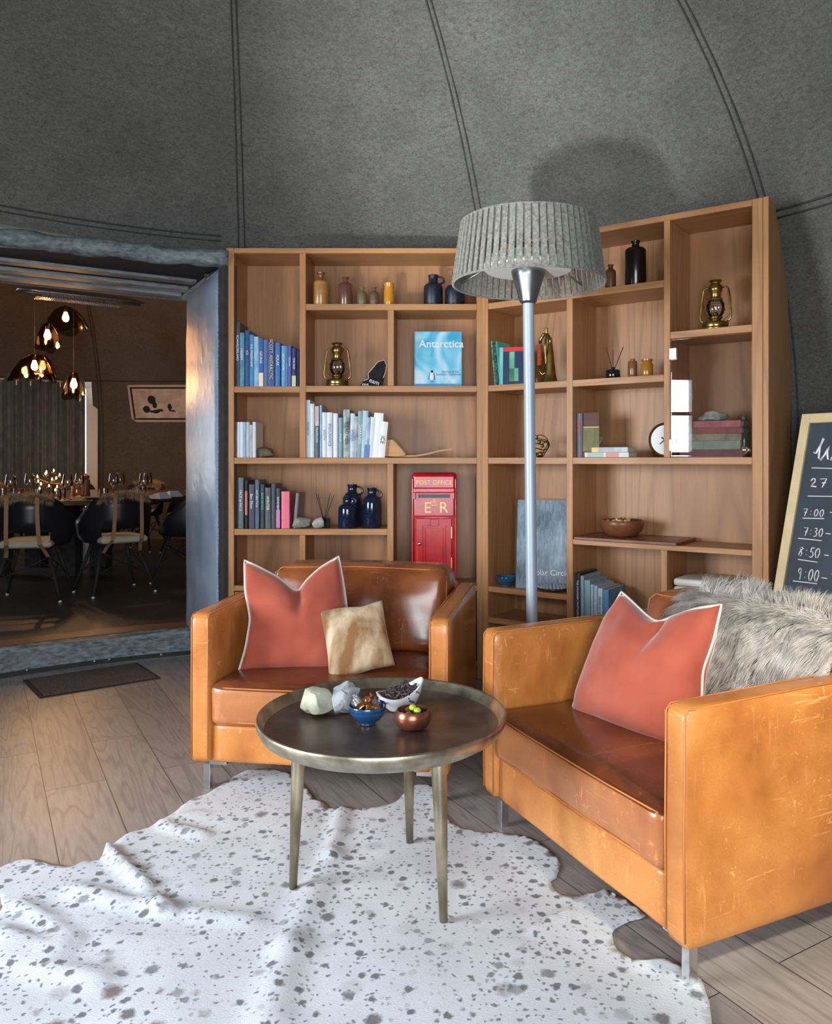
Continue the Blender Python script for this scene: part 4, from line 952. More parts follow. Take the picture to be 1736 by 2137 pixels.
text('carved_words', 'eam', 0.035, M['ink_w'], o, (0.0, -0.0095, 0.028), (pi/2, 0.35, 0)); text('carved_words', 'ms', 0.034, M['ink_w'], o, (-0.05, -0.0095, 0.012), (pi/2, 0, 0))

# ---- stoneware bottles
def bottle(case, px, zs, yoff, prof, m, label, group=None, name='bottle', handle=None, mneck=None, spl=None, cat='bottle', z0=None):
    x, _ = (lloc if case == 'L' else rloc)(px, 800, yoff); p, a = tpos(case, x, yoff, zs+0.001)
    o = empty(name, p, a, label, cat, group); bm = NB()
    prof2 = [(0, 0)]+prof; rt_, zt_ = prof[-1]; prof2 += [(rt_*0.72, zt_), (rt_*0.6, zt_-0.012), (0, zt_-0.014)]
    lathe(bm, prof2, 28)
    if spl: 
        for f in bm.faces: f.material_index = 1 if f.calc_center_median().z > spl else 0
    obj('body', bm, [m, mneck or m], o, smooth=True, angle=50)
    if handle:
        hx, z1, z2, rr, nk = handle; bm = NB()
        pts = [Vector((nk+(hx)*sin(pi*i/10), 0, z1+(z2-z1)*(0.5-0.5*cos(pi*i/10)))) for i in range(11)]
        tube(bm, pts, rr, 8); obj('handle', bm, m, o, smooth=True)
    return o
def bprof(R, H, nr, nh, sh=0.25, lip=1.15):
    """body radius, total height, neck radius, neck height"""
    b = H-nh; return [(R*0.94, 0.0), (R, 0.006), (R, b*(1-sh)), (R*0.97, b*(1-sh*0.6)), (R*0.8, b*(1-sh*0.25)), (nr*1.2, b*0.985), (nr, b+0.003), (nr, H-nh*0.35), (nr*lip, H-nh*0.2), (nr*lip, H)]
G1 = 'old stoneware bottles on the upper shelf'
st1 = simple('tan_stoneware', hexc(186, 136, 78), 0.28, c2=hexc(160, 112, 62), scale=9, coat=0.3, stretch=(1, 1, 6)); st1n = simple('brown_glaze', hexc(122, 78, 46), 0.22, coat=0.4)
st2 = simple('plum_brown_stoneware', hexc(96, 62, 48), 0.25, c2=hexc(120, 82, 62), scale=12, coat=0.4); st3 = simple('olive_grey_stoneware', hexc(108, 94, 66), 0.35, c2=hexc(128, 114, 84), scale=20)
st4 = simple('grey_brown_stoneware', hexc(96, 78, 62), 0.35, c2=hexc(110, 92, 76), scale=20); st5 = simple('mustard_glaze', hexc(206, 146, 52), 0.15, c2=hexc(186, 124, 42), scale=8, coat=0.6)
bottle('L', 669.5, zA[1], 0.075, bprof(0.044, 0.188, 0.015, 0.042, 0.16, 1.5), st1, 'tall tan stoneware bottle with a brown neck, beside the divider', G1, mneck=st1n, spl=0.142)
bottle('L', 721, zA[1], 0.07, bprof(0.0385, 0.160, 0.014, 0.032, 0.14, 1.5), st2, 'plum-brown stoneware bottle, shorter than its tan neighbour', G1)
bottle('L', 755.5, zA[1], 0.07, bprof(0.028, 0.104, 0.0095, 0.018, 0.45, 1.5), st3, 'little olive-grey stoneware bottle beside the plum-brown bottle', G1)
bottle('L', 780.5, zA[1], 0.07, bprof(0.027, 0.105, 0.010, 0.02, 0.4, 1.5), st4, 'little grey-brown stoneware bottle next to the mustard jar', G1)
bottle('L', 812, zA[1], 0.06, [(0.028, 0), (0.030, 0.006), (0.030, 0.085), (0.027, 0.09), (0.0275, 0.095), (0.028, 0.12), (0.0295, 0.124)], st5, 'mustard-yellow glazed jar on the upper shelf', G1, name='jar', cat='jar')
G2 = 'dark blue stoneware jugs'
bottle('L', 904, zA[1], 0.09, bprof(0.053, 0.176, 0.026, 0.045, 0.22, 1.08), M['navymat'], 'midnight-blue handled jug on the upper shelf, clear of the lamp shade', G2, name='jug', handle=(0.038, 0.168, 0.125, 0.006, 0.022), cat='jug')
bottle('L', 949, zA[1], 0.10, bprof(0.055, 0.196, 0.013, 0.07, 0.3, 1.2), M['navymat'], 'midnight-blue narrow-necked bottle partly hidden by the lamp shade', G2)
G3 = 'glossy navy jugs on the lower shelf'
bottle('L', 725, zDl[1], 0.06, bprof(0.0505, 0.178, 0.018, 0.042, 0.26, 1.2), M['navy'], 'shorter glossy navy jug at the front of the three', G3, name='jug', handle=(0.032, 0.165, 0.13, 0.0055, 0.016), cat='jug')
bottle('L', 735, zDl[1], 0.19, bprof(0.055, 0.238, 0.026, 0.045, 0.25, 1.1), M['navy'], 'tall glossy navy jug hidden behind the shorter jug', G3, name='jug', handle=(0.038, 0.225, 0.175, 0.006, 0.022), cat='jug')
bottle('L', 776, zDl[1], 0.09, bprof(0.053, 0.222, 0.024, 0.042, 0.28, 1.1), M['navy'], 'tall glossy navy jug nearest the upright divider', G3, name='jug', handle=(0.034, 0.208, 0.155, 0.006, 0.020), cat='jug')
# right bookcase bottles
dk = simple('blackish_brown_glaze', hexc(26, 20, 18), 0.22, coat=0.4); st6 = simple('dusky_brown_stoneware', hexc(90, 58, 38), 0.35)
bottle('R', 1274, zA[1], 0.08, bprof(0.027, 0.128, 0.012, 0.022, 0.2, 1.25), st6, 'small dusky brown bottle just right of the lamp shade', 'bottles high on the angled bookcase')
bottle('R', 1326, zA[1], 0.10, bprof(0.052, 0.232, 0.018, 0.03, 0.12, 1.25), dk, 'large blackish demijohn bottle on the top shelf of the angled bookcase', 'bottles high on the angled bookcase')
bottle('R', 1320, zB[1], 0.09, [(0.021, 0), (0.023, 0.004), (0.023, 0.078), (0.021, 0.083), (0.011, 0.085), (0.011, 0.09), (0.013, 0.094)], simple('cream_glaze', hexc(206, 184, 140), 0.22, coat=0.4), 'small two-tone jar, brown above and cream below', None, name='jar', mneck=st1n, spl=0.035, cat='jar')
bottle('R', 1350, zB[1], 0.09, [(0.028, 0), (0.030, 0.004), (0.030, 0.062), (0.024, 0.07), (0.022, 0.076), (0.028, 0.08), (0.0285, 0.088)], simple('ochre_glaze', hexc(166, 116, 36), 0.16, coat=0.5), 'squat ochre jar with a rolled rim, beside the two-tone jar', None, name='jar', cat='jar')

# ---- storm lanterns
def lantern(case, px, zs, yoff, s, label):
    x, _ = (lloc if case == 'L' else rloc)(px, 800, yoff); p, a = tpos(case, x, yoff, zs+0.001)
    o = empty('storm_lantern', p, a, label, 'lantern', 'brass storm lanterns'); o.scale = (s, s, s)
    bm = NB(); lathe(bm, [(0, 0), (0.056, 0), (0.060, 0.004), (0.060, 0.012), (0.056, 0.016), (0.058, 0.03), (0.054, 0.038), (0.03, 0.044), (0.022, 0.050), (0.030, 0.056), (0.032, 0.062), (0.0, 0.066)], 32); obj('fuel_tank', bm, M['brass'], o, smooth=True, angle=50)
    bm = NB(); lathe(bm, [(0.026, 0.064), (0.036, 0.078), (0.041, 0.100), (0.039, 0.122), (0.030, 0.142)], 28); obj('glass_globe', bm, M['glass'], o, smooth=True)
    bm = NB(); lathe(bm, [(0.030, 0.140), (0.033, 0.146), (0.024, 0.152), (0.024, 0.176), (0.030, 0.182), (0.030, 0.204), (0.024, 0.210), (0.02, 0.216), (0.02, 0.219), (0.030, 0.228), (0.028, 0.231), (0.0, 0.224)], 28)
    obj('chimney', bm, M['brass'], o, smooth=True, angle=50)
    bm = NB(); lathe(bm, [(0, 0.064), (0.012, 0.07), (0.013, 0.082), (0.004, 0.086), (0, 0.086)], 16); obj('burner', bm, M['brass_d'], o, smooth=True)
    for sx in (-1, 1):
        bm = NB(); tube(bm, [(sx*0.03, 0, 0.196), (sx*0.045, 0, 0.2), (sx*0.056, 0, 0.19), (sx*0.064, 0, 0.13), (sx*0.070, 0, 0.07), (sx*0.066, 0, 0.05), (sx*0.05, 0, 0.036)], 0.0045, 8); obj('side_tube', bm, M['brass'], o, smooth=True)
    bm = NB(); tube(bm, [(-0.060, 0.0, 0.19), (-0.064, 0.02, 0.15), (-0.058, 0.03, 0.08), (0, 0.045, 0.03), (0.058, 0.03, 0.08), (0.064, 0.02, 0.15), (0.060, 0.0, 0.19)], 0.0016, 6); obj('bail_handle', bm, M['brass_d'], o, smooth=True)
    bm = NB()
    for z, r in ((0.095, 0.043), (0.12, 0.041)): tube(bm, [(r*cos(2*pi*i/28), r*sin(2*pi*i/28), z) for i in range(28)], 0.0011, 5, closed=True)
    obj('wire_guard', bm, M['brass_d'], o, smooth=True); return o
lantern('L', 704, zB[1], 0.09, 1.06, 'brass storm lantern with a glass globe, beside the black slate shard')
lantern('R', 1493, 1.804, 0.10, 1.02, 'dim brass storm lantern in the highest corner compartment above the glass door')

# ---- front-facing picture book
def face_book(case, px, zs, yoff, w, h, t, lean, label, mats, name='picture_book', rz=0):
    x, _ = (lloc if case == 'L' else rloc)(px, 800, yoff); p, a = tpos(case, x, yoff, zs+0.001)
    o = empty(name, p, 0, label, 'book'); o.rotation_euler = (lean, 0, a+rz); bm = NB()
    box(bm, -w/2, w/2, 0, 0.003, 0, h); box(bm, -w/2, w/2, t-0.003, t, 0, h); box(bm, -w/2-0.001, -w/2+0.003, 0, t, 0, h); obj('cover', bm, mats, o)
    bm = NB(); box(bm, -w/2+0.003, w/2-0.003, 0.003, t-0.003, 0.003, h-0.003); obj('pages', bm, M['paper'], o); return o
m_, nt_, b_ = nm('iceberg_photo'); v_ = coords(nt_, (1, 1, 0.6))
nt_.links.new(ramp(nt_, tnoise(nt_, v_, 7, 2, 0.4, 1.4), [(0.30, hexc(64, 170, 214)), (0.45, hexc(130, 208, 236)), (0.62, hexc(206, 232, 246)), (0.75, hexc(170, 218, 242))]), b_.inputs['Base Color']); b_.inputs['Roughness'].default_value = 0.35
pb = face_book('L', 914, zB[1], 0.10, 0.252+0.012, 0.318, 0.022, -0.10, 'blue picture book facing out with a penguin and the word Antarctica', m_)
text('title', 'Antarctica', 0.060, M['ink_w'], pb, (0.018, -0.001, 0.246), (pi/2, 0, 0), bold=0.0006)
text('subtitle', 'Secrets of the', 0.017, M['ink_b'], pb, (0.068, -0.001, 0.088), (pi/2, 0, 0)); text('subtitle', 'Southern Continent', 0.017, M['ink_b'], pb, (0.058, -0.001, 0.073), (pi/2, 0, 0))
bm = NB(); box(bm, -0.13, 0.13, -0.0012, 0.0, 0.003, 0.02); obj('foot_strip', bm, bmat((70, 150, 205), (100, 170, 215)), pb)
bm = NB()
r_ = bmesh.ops.create_uvsphere(bm, u_segments=14, v_segments=10, radius=1, matrix=Matrix.Translation((-0.035, -0.0012, 0.062)) @ Matrix.Diagonal((0.012, 0.001, 0.024, 1)))
obj('penguin_print', bm, M['ink_w'], pb, smooth=True)
bm = NB(); bmesh.ops.create_uvsphere(bm, u_segments=12, v_segments=8, radius=1, matrix=Matrix.Translation((-0.034, -0.0016, 0.089)) @ Matrix.Diagonal((0.007, 0.001, 0.0075, 1)))
tube(bm, [(-0.045, -0.0015, 0.076), (-0.052, -0.0015, 0.055), (-0.056, -0.0015, 0.045)], 0.0014, 5); tube(bm, [(-0.024, -0.0015, 0.078), (-0.020, -0.0015, 0.055), (-0.021, -0.0015, 0.042)], 0.0016, 5); tube(bm, [(-0.040, -0.0015, 0.036), (-0.034, -0.0015, 0.030), (-0.028, -0.0015, 0.034)], 0.0014, 5)
obj('penguin_print', bm, M['ink_k'], pb, smooth=True)
m_, nt_, b_ = nm('frosty_fur_photo'); v_ = coords(nt_, (5, 5, 1), (0, 0.5, 0))
n1_ = tnoise(nt_, v_, 16, 6, 0.75, 0.6); n2_ = tnoise(nt_, coords(nt_), 4, 3)
nt_.links.new(mix(nt_, 0.6, ramp(nt_, n1_, [(0.35, hexc(60, 84, 104)), (0.62, hexc(170, 192, 208))]), ramp(nt_, n2_, [(0.35, hexc(60, 76, 94)), (0.65, hexc(170, 190, 206))])), b_.inputs['Base Color']); b_.inputs['Roughness'].default_value = 0.25
pc = face_book('R', 1134, zE[1], 0.09, 0.30, 0.475, 0.03, -0.16, 'large blue-grey photo book leaning behind the lamp pole in the angled bookcase', m_, rz=0.35)
text('title', 'Polar Circle', 0.042, M['ink_w'], pc, (0.035, -0.001, 0.085), (pi/2, 0, 0))

# ---- ladle shaped wooden scoop
x, _ = lloc(800, 950, 0.07); p, a = tpos('L', x, 0.07, zC[1]+0.001)
o = empty('wooden_scoop', p, 0, 'pale carved wooden scoop with a long curved handle, at the end of the pale books', 'scoop')
bm = NB(); wd = wood('pale_birch', hexc(206, 160, 104), hexc(178, 128, 76), 'x', 0.5)
pr = [(0.0, 0.006), (0.004, 0.098), (0.055, 0.098), (0.075, 0.080), (0.125, 0.022), (0.13, 0.016), (0.09, 0.006)]
A_ = [bm.verts.new((x_, -0.03, z_)) for x_, z_ in pr]; B_ = [bm.verts.new((x_, 0.06, z_)) for x_, z_ in pr]; bm.faces.new(A_); bm.faces.new(B_[::-1])
for i in range(len(pr)): bm.faces.new((A_[i], B_[i], B_[(i+1) % len(pr)], A_[(i+1) % len(pr)]))
bmesh.ops.recalc_face_normals(bm, faces=bm.faces); bmesh.ops.bevel(bm, geom=list(bm.edges), offset=0.004, segments=2, affect='EDGES'); obj('bowl', bm, wd, o)
bm = NB(); pts = [(0.05, 0.01, 0.008), (0.12, 0.01, 0.007), (0.18, 0.01, 0.008), (0.24, 0.01, 0.018), (0.30, 0.01, 0.034), (0.345, 0.01, 0.042), (0.38, 0.01, 0.044)]; 
prev = None
for i, (x_, y_, z_) in enumerate(pts):
    wy = 0.02-0.008*min(1, i/4); cur = [bm.verts.new((x_, y_-wy, z_-0.004)), bm.verts.new((x_, y_+wy, z_-0.004)), bm.verts.new((x_, y_+wy, z_+0.005)), bm.verts.new((x_, y_-wy, z_+0.005))]
    if prev: bridge(bm, prev, cur)
    else: bm.faces.new(cur[::-1])
    prev = cur
bm.faces.new(prev); bmesh.ops.recalc_face_normals(bm, faces=bm.faces); obj('handle', bm, wd, o)

# ---- reed diffusers
def diffuser(case, px, zs, yoff, sq, label, reeds):
    x, _ = (lloc if case == 'L' else rloc)(px, 900, yoff); p, a = tpos(case, x, yoff, zs+0.001)
    o = empty('reed_diffuser', p, a, label, 'diffuser', 'black reed diffusers'); bm = NB()
    if sq: box(bm, -0.03, 0.036, -0.025, 0.025, 0, 0.052, 0.003)
    else: lathe(bm, [(0, 0), (0.034, 0), (0.036, 0.003), (0.036, 0.040), (0.033, 0.044), (0.012, 0.045), (0, 0.045)], 32)
    obj('jar', bm, simple('black_glass', (0.01, 0.01, 0.012), 0.08, coat=0.5), o, smooth=not sq)
    bm = NB(); lathe(bm, [(0.009, 0.044), (0.009, 0.058), (0.007, 0.058), (0.007, 0.05), (0, 0.05)], 16); obj('neck', bm, M['black'], o, smooth=True)
    for dx, dy, h in reeds: bm = NB(); tube(bm, [(0, 0, 0.03), (dx, dy, h)], 0.0017, 6); obj('reed', bm, M['blackmat'], o)
diffuser('L', 676, zDl[1], 0.10, True, 'black reed diffuser with five reeds, between the pale stone and navy jugs', [(-0.045, 0, 0.19), (-0.035, .01, 0.185), (0.035, 0, 0.19), (0.055, 0.01, 0.18), (0.03, .01, 0.175)])
diffuser('R', 1279, zB[1], 0.07, False, 'round black reed diffuser with splayed reeds, beside the small jars', [(-0.036, 0, 0.16), (-0.008, 0.02, 0.148), (0.055, 0.0, 0.158), (0.05, 0.01, 0.154)])

# ---- post box
x, _ = lloc(906, 1100, 0.03); p, a = tpos('L', x, 0.03, zE[1]+0.001)
pbx = empty('post_box', p, 0, 'red cast-iron post box standing on a low shelf behind the armchair', 'post box')
w_, h_ = 0.123, 0.615
bm = NB(); box(bm, -w_, w_, 0.0, 0.20, 0, h_, 0.018, 4); obj('body', bm, M['red'], pbx, smooth=True, angle=35)
bm = NB(); box(bm, -w_+0.012, w_-0.012, -0.012, 0.004, 0.375, h_-0.015, 0.006, 2); hd = obj('upper_plate', bm, M['red'], pbx)
bm = NB(); box(bm, -w_+0.010, w_-0.010, -0.034, -0.008, 0.505, 0.535, 0.006, 2); box(bm, -w_+0.010, -w_+0.022, -0.03, -0.008, 0.47, 0.51, 0.003); box(bm, w_-0.022, w_-0.010, -0.03, -0.008, 0.47, 0.51, 0.003); obj('hood', bm, M['red'], pbx)
bm = NB(); box(bm, -0.088, 0.088, -0.0135, -0.010, 0.478, 0.498); obj('slot', bm, M['black'], pbx)
bm = NB(); box(bm, -w_+0.008, w_-0.008, -0.016, 0.0, 0.372, 0.379, 0.003); box(bm, -w_-0.0, -w_+0.010, -0.006, 0.004, 0.01, h_-0.03, 0.004); box(bm, w_-0.010, w_, -0.006, 0.004, 0.01, h_-0.03, 0.004); obj('moulding', bm, M['red'], pbx)
bm = NB(); box(bm, -w_+0.026, w_-0.026, -0.008, 0.004, 0.03, 0.366, 0.004, 2); dr = obj('door', bm, M['red'], pbx)
bm = NB()
for (x0, x1, z0, z1, o2) in ((-0.064, 0.062, 0.098, 0.325, 0.0), (-0.050, 0.048, 0.112, 0.312, 0.0)):
    tube(bm, [(x0, -0.009, z0), (x1, -0.009, z0), (x1, -0.009, z1), (x0, -0.009, z1)], 0.0035, 6, closed=True)
tube(bm, [(-0.022, -0.009, 0.325), (-0.022, -0.009, 0.36), (0.024, -0.009, 0.36), (0.024, -0.009, 0.325)], 0.003, 6); obj('raised_panel', bm, M['red'], dr)
bm = NB(); lathe(bm, [(0, -0.0), (0.011, 0.0), (0.011, 0.004), (0.006, 0.008), (0, 0.008)], 16); lk = obj('lock', bm, M['chrome'], dr, smooth=True, loc=(-0.080, -0.008, 0.226), rot=(pi/2, 0, 0))
bm = NB(); box(bm, w_-0.030, w_-0.024, -0.012, -0.004, 0.255, 0.32, 0.001); obj('hinge', bm, M['gold'], dr)
bm = NB(); box(bm, w_-0.030, w_-0.024, -0.012, -0.004, 0.085, 0.15, 0.001); obj('hinge', bm, M['gold'], dr)
text('lettering', 'POST OFFICE', 0.034, M['gold'], pbx, (0, -0.0135, 0.562), (pi/2, 0, 0), ext=0.001)
text('lettering', 'E', 0.085, M['gold'], pbx, (-0.036, -0.0135, 0.422), (pi/2, 0, 0), ext=0.0015); text('lettering', 'R', 0.085, M['gold'], pbx, (0.052, -0.0135, 0.422), (pi/2, 0, 0), ext=0.0015)
text('lettering', 'II', 0.016, M['gold'], pbx, (0.005, -0.0135, 0.408), (pi/2, 0, 0), ext=0.001)
bm = NB(); tube(bm, [(-0.016, -0.014, 0.438), (0.02, -0.014, 0.438)], 0.003, 6); tube(bm, [(-0.016, -0.014, 0.44), (-0.018, -0.014, 0.452), (-0.008, -0.014, 0.460), (0.002, -0.014, 0.454), (0.012, -0.014, 0.460), (0.022, -0.014, 0.452), (0.020, -0.014, 0.44)], 0.0028, 6)
tube(bm, [(0.002, -0.014, 0.44), (0.002, -0.014, 0.472)], 0.0025, 6); tube(bm, [(-0.005, -0.014, 0.467), (0.009, -0.014, 0.467)], 0.0022, 6); tube(bm, [(-0.007, -0.014, 0.441), (-0.006, -0.014, 0.455)], 0.0025, 6); tube(bm, [(0.011, -0.014, 0.441), (0.010, -0.014, 0.455)], 0.0025, 6); obj('crown_emblem', bm, M['gold'], pbx)

# ---- right bookcase: left column
flor = simple('floral_mint_cover', hexc(170, 216, 196), 0.5, c2=hexc(60, 110, 96), scale=60); teal = bmat((90, 190, 190), (130, 210, 206))
g = 'green and teal books beside the bugle'
book_px('R', 1024, 1034, 711, zB[1], flor, 'mint floral patterned book tilted against its turquoise neighbour', g, d=0.14, tilt=-0.10, yf=0.03)
book_px('R', 1034.5, 1040, 712, zB[1], teal, 'slim turquoise book between the floral and red-topped books', g, d=0.14, tilt=-0.10, yf=0.03)
fb = face_book('R', 1074, zB[1], 0.06, 0.125, 0.205, 0.022, -0.03, 'dark blue book with a red top band and green glow, angled beside the lamp pole', bmat((36, 54, 96), (26, 40, 76)), rz=0.35)
bm = NB(); box(bm, -0.0625, 0.0625, -0.0008, 0.0, 0.182, 0.205); obj('red_band', bm, M['ink_r'], fb); bm = NB(); box(bm, -0.03, -0.002, -0.0007, 0.0, 0.02, 0.18); box(bm, -0.03, 0.02, -0.0007, 0.0, 0.02, 0.09); obj('green_glow_print', bm, bmat((120, 206, 160), (70, 150, 140)), fb)
text('title', 'GLOW', 0.03, M['ink_g'], fb, (0.0, -0.0012, 0.155), (pi/2, 0, 0)) if False else None
for i, s_ in enumerate(('SOUTHERN', 'NIGHT', 'TALES')): text('title', s_, 0.020, M['ink_g'], fb, (0.012, -0.0014, 0.163-i*0.024), (pi/2, 0, 0)) if i == -1 else None
bm = NB(); box(bm, -0.085, -0.063, -0.004, 0.02, 0, 0.205, 0.002); obj('spine', bm, teal, fb)
# bugle
x, _ = rloc(1148, 795, 0.10); p, a = tpos('R', x, 0.10, zB[1]+0.0015)
bg_o = empty('bugle', p, a, 'old brass bugle with an orange cord wrapped grip, standing on its bell', 'bugle'); 
bm = NB(); lathe(bm, [(0.046, 0.0), (0.044, 0.004), (0.036, 0.018), (0.030, 0.05), (0.024, 0.10), (0.018, 0.16), (0.012, 0.21)], 28); 
tube(bm, [(0, 0, 0.20), (-0.002, 0, 0.235), (-0.018, 0, 0.26), (-0.038, 0, 0.262), (-0.055, 0, 0.24), (-0.062, 0, 0.215)], [0.012, 0.0115, 0.010, 0.009, 0.0085, 0.008], 12)
tube(bm, [(-0.062, 0, 0.10), (-0.060, 0, 0.065), (-0.045, 0, 0.048), (-0.030, 0, 0.058), (-0.022, 0, 0.08), (-0.014, -0.03, 0.18), (-0.006, -0.034, 0.26)], 0.0058, 10); obj('tubing', bm, M['brass'], bg_o, smooth=True)
bm = NB(); tube(bm, [(-0.062, 0, 0.10), (-0.062, 0, 0.21)], 0.012, 12)
for i in range(18): tube(bm, [(-0.062+0.013*cos(t*pi/6), 0.013*sin(t*pi/6), 0.104+i*0.006) for t in range(12)], 0.0024, 5, closed=True)
obj('cord_wrap', bm, simple('orange_cord', hexc(176, 88, 44), 0.7), bg_o, smooth=True)
bm = NB(); lathe(bm, [(0.004, 0.255), (0.0045, 0.27), (0.009, 0.285), (0.010, 0.288), (0.006, 0.284)], 16, (-0.005, -0.034, 0)); obj('mouthpiece', bm, M['brass'], bg_o, smooth=True)
bm = NB(); tube(bm, [(-0.026+0.014*cos(t*pi/8), 0, 0.272+0.010*sin(t*pi/8)) for t in range(16)], 0.0018, 6, closed=True); obj('ring', bm, M['brass'], bg_o, smooth=True)
bm = NB(); tube(bm, [(-0.075, -0.01, 0.03), (-0.07, -0.02, 0.012), (-0.06, -0.03, 0.004), (-0.045, -0.02, 0.003)], 0.004, 6); tube(bm, [(-0.075, 0.0, 0.02), (-0.06, -0.015, 0.006), (-0.04, -0.03, 0.004)], 0.003, 6); obj('tassel', bm, M['gold'], bg_o, smooth=True)
# wire orbit ornament
x, _ = rloc(1121, 925, 0.10); p, a = tpos('R', x, 0.10, zC[1]+0.06)
ob = empty('wire_orbit_sculpture', p, a, 'looped dark wire sphere ornament with small metal balls, behind the lamp pole', 'ornament')
bm = NB()
for k, (rx_, rz_) in enumerate(((0.4, 0.2), (1.3, 0.9), (0.9, 2.1), (2.2, 0.4))):
    R_ = Matrix.Rotation(rx_, 3, 'X') @ Matrix.Rotation(rz_, 3, 'Z'); tube(bm, [R_ @ Vector((0.060*cos(t*pi/20)*(1+0.12*cos(3*t*pi/20)), 0.060*sin(t*pi/20)*(1+0.12*cos(3*t*pi/20)), 0.012*sin(3*t*pi/20))) for t in range(40)], 0.0026, 6, closed=True)
obj('wire_loop', bm, M['brass_d'], ob, smooth=True)
for i, (x_, y_, z_, r_) in enumerate(((0.005, -0.02, 0.05, 0.010), (0.028, -0.03, 0.022, 0.010), (0.042, -0.02, 0.002, 0.009), (-0.02, -0.03, 0.0, 0.011), (0.035, -0.03, -0.042, 0.014), (-0.03, 0.02, -0.045, 0.011), (-0.01, 0.03, -0.048, 0.011))):
    bm = NB(); bmesh.ops.create_uvsphere(bm, u_segments=14, v_segments=10, radius=r_, matrix=Matrix.Translation((x_, y_, z_))); obj('ball', bm, M['brass'], ob, smooth=True)
# books beside the clock
g = 'books and stone below the little jars'
book_px('R', 1196, 1202, 864, zC[1], bmat((112, 102, 98), (100, 92, 88)), 'taupe book in front of the divider, beside the grey spine with red lettering', g, d=0.13, yf=0.03)
book_px('R', 1203, 1215, 863, zC[1], bmat((94, 96, 102), (80, 82, 88)), 'grey book with red lettering on its spine and a round white badge', g, d=0.13, yf=0.03, title='VULCAN', ink='r', flip=True, tz=0.68)
x, _ = rloc(1209, 940, 0.03); p, a = tpos('R', x, 0.022, zC[1]+0.022); bm = NB(); lathe(bm, [(0, 0.0), (0.0095, 0.0), (0.0095, 0.001), (0, 0.001)], 20)
bd = obj('badge', bm, M['ink_w'], bpy.data.objects['book.%03d' % (len([o_ for o_ in bpy.data.objects if o_.name.startswith('book') and o_.type == 'EMPTY' and not o_.name.startswith('bookcase')])-1)] if False else None, smooth=True, loc=p, rot=(pi/2, 0, a)) if False else None
bb = face_book('R', 1232, zC[1], 0.045, 0.088, 0.226, 0.018, -0.02, 'book facing out with a brown and olive cover, beside the red-lettered spine', bmat((96, 58, 44), (84, 50, 38)), name='book', rz=0.25)
bm = NB(); box(bm, -0.04, 0.044, -0.0008, 0, 0.03, 0.148); obj('olive_panel', bm, bmat((130, 128, 82), (96, 92, 54)), bb); bm = NB(); box(bm, -0.044, 0.044, -0.001, 0, 0.150, 0.155); obj('cover_line', bm, M['ink_g'], bb)
for i in range(3): text('title', ('Stories from', 'the frozen', 'southern seas')[i], 0.013, M['ink_g'], bb, (0.006, -0.0014, 0.205-i*0.016), (pi/2, 0, 0)) if False else None
def flat_book(case, px0, px1, py, yoff, d, h, zs, cov, label, group, band=None, rz=0, title=None, ink='w'):
    f = lloc if case == 'L' else rloc; a0, _ = f(px0, py, yoff); a1, _ = f(px1, py, yoff); w = a1-a0; p, a = tpos(case, (a0+a1)/2, yoff, zs+0.0008)
    o = empty('book', p, a+rz, label, 'book', group); bm = NB(); box(bm, -w/2, w/2, 0, d, 0, 0.0025); box(bm, -w/2, w/2, 0, d, h-0.0025, h); box(bm, -w/2, w/2, -0.002, 0.0015, 0, h); obj('cover', bm, cov, o)
    bm = NB(); box(bm, -w/2+0.004, w/2-0.004, 0.002, d-0.004, 0.0025, h-0.0025); obj('pages', bm, M['paper'], o)
    if band:
        for (u0, u1, mm) in band: bm = NB(); box(bm, -w/2+w*u0, -w/2+w*u1, -0.0035, -0.001, 0.001, h-0.001); obj('spine_panel', bm, mm, o)
    if title: text('title', title, h*0.62, M[INK[ink]], o, (0, -0.0042, h*0.5), (pi/2, 0, 0))
    return o
flat_book('R', 1219, 1312, 950, 0.04, 0.12, 0.024, zC[1], bmat((206, 214, 204), (190, 200, 190)), 'pale green book lying flat with a pink label, lower of the two under the rock', g, [(0.5, 0.78, bmat((206, 120, 120))), (0.08, 0.44, bmat((150, 180, 170)))])
flat_book('R', 1217, 1310, 935, 0.05, 0.12, 0.024, zC[1]+0.0255, bmat((196, 190, 176), (180, 186, 190)), 'grey and yellow book lying flat, upper of the two under the rock', g, [(0.0, 0.08, bmat((230, 190, 90))), (0.16, 0.34, bmat((230, 190, 90))), (0.36, 0.84, bmat((130, 146, 160), (190, 196, 200)))])
stone(1242, 930, 0.088, 'R', zC[1]+0.051, 0.085, 0.055, (156, 152, 126), (110, 106, 84), 'knobbly grey-green stone on top of the two flat books', 31, 16, rough=0.4)
# clock
x, _ = rloc(1388, 925, 0.10); p, a = tpos('R', x, 0.10, zC[1]+0.085)
ck = empty('brass_clock', p, a, 'round brass clock with a white dial, half hidden by the upright beside the glass door', 'clock')
bm = NB(); lathe(bm, [(0, 0.0), (0.082, 0), (0.084, 0.01), (0.084, 0.045), (0.078, 0.05), (0.074, 0.046), (0.072, 0.044)], 48); obj('case', bm, M['brass'], ck, smooth=True, rot=(pi/2, 0, 0), loc=(0, 0.045, 0), angle=40)
bm = NB(); lathe(bm, [(0, 0), (0.073, 0), (0, 0.001)], 40); obj('dial', bm, simple('dial_white', hexc(226, 230, 232), 0.4), ck, rot=(pi/2, 0, 0), loc=(0, 0.001, 0))
bm = NB(); tube(bm, [(0.0, -0.003, 0.002), (-0.026, -0.003, -0.02)], 0.0022, 6); obj('hand', bm, M['ink_k'], ck); bm = NB(); tube(bm, [(0.0, -0.003, 0.0), (-0.018, -0.003, 0.012)], 0.003, 6); obj('hand', bm, M['ink_k'], ck)
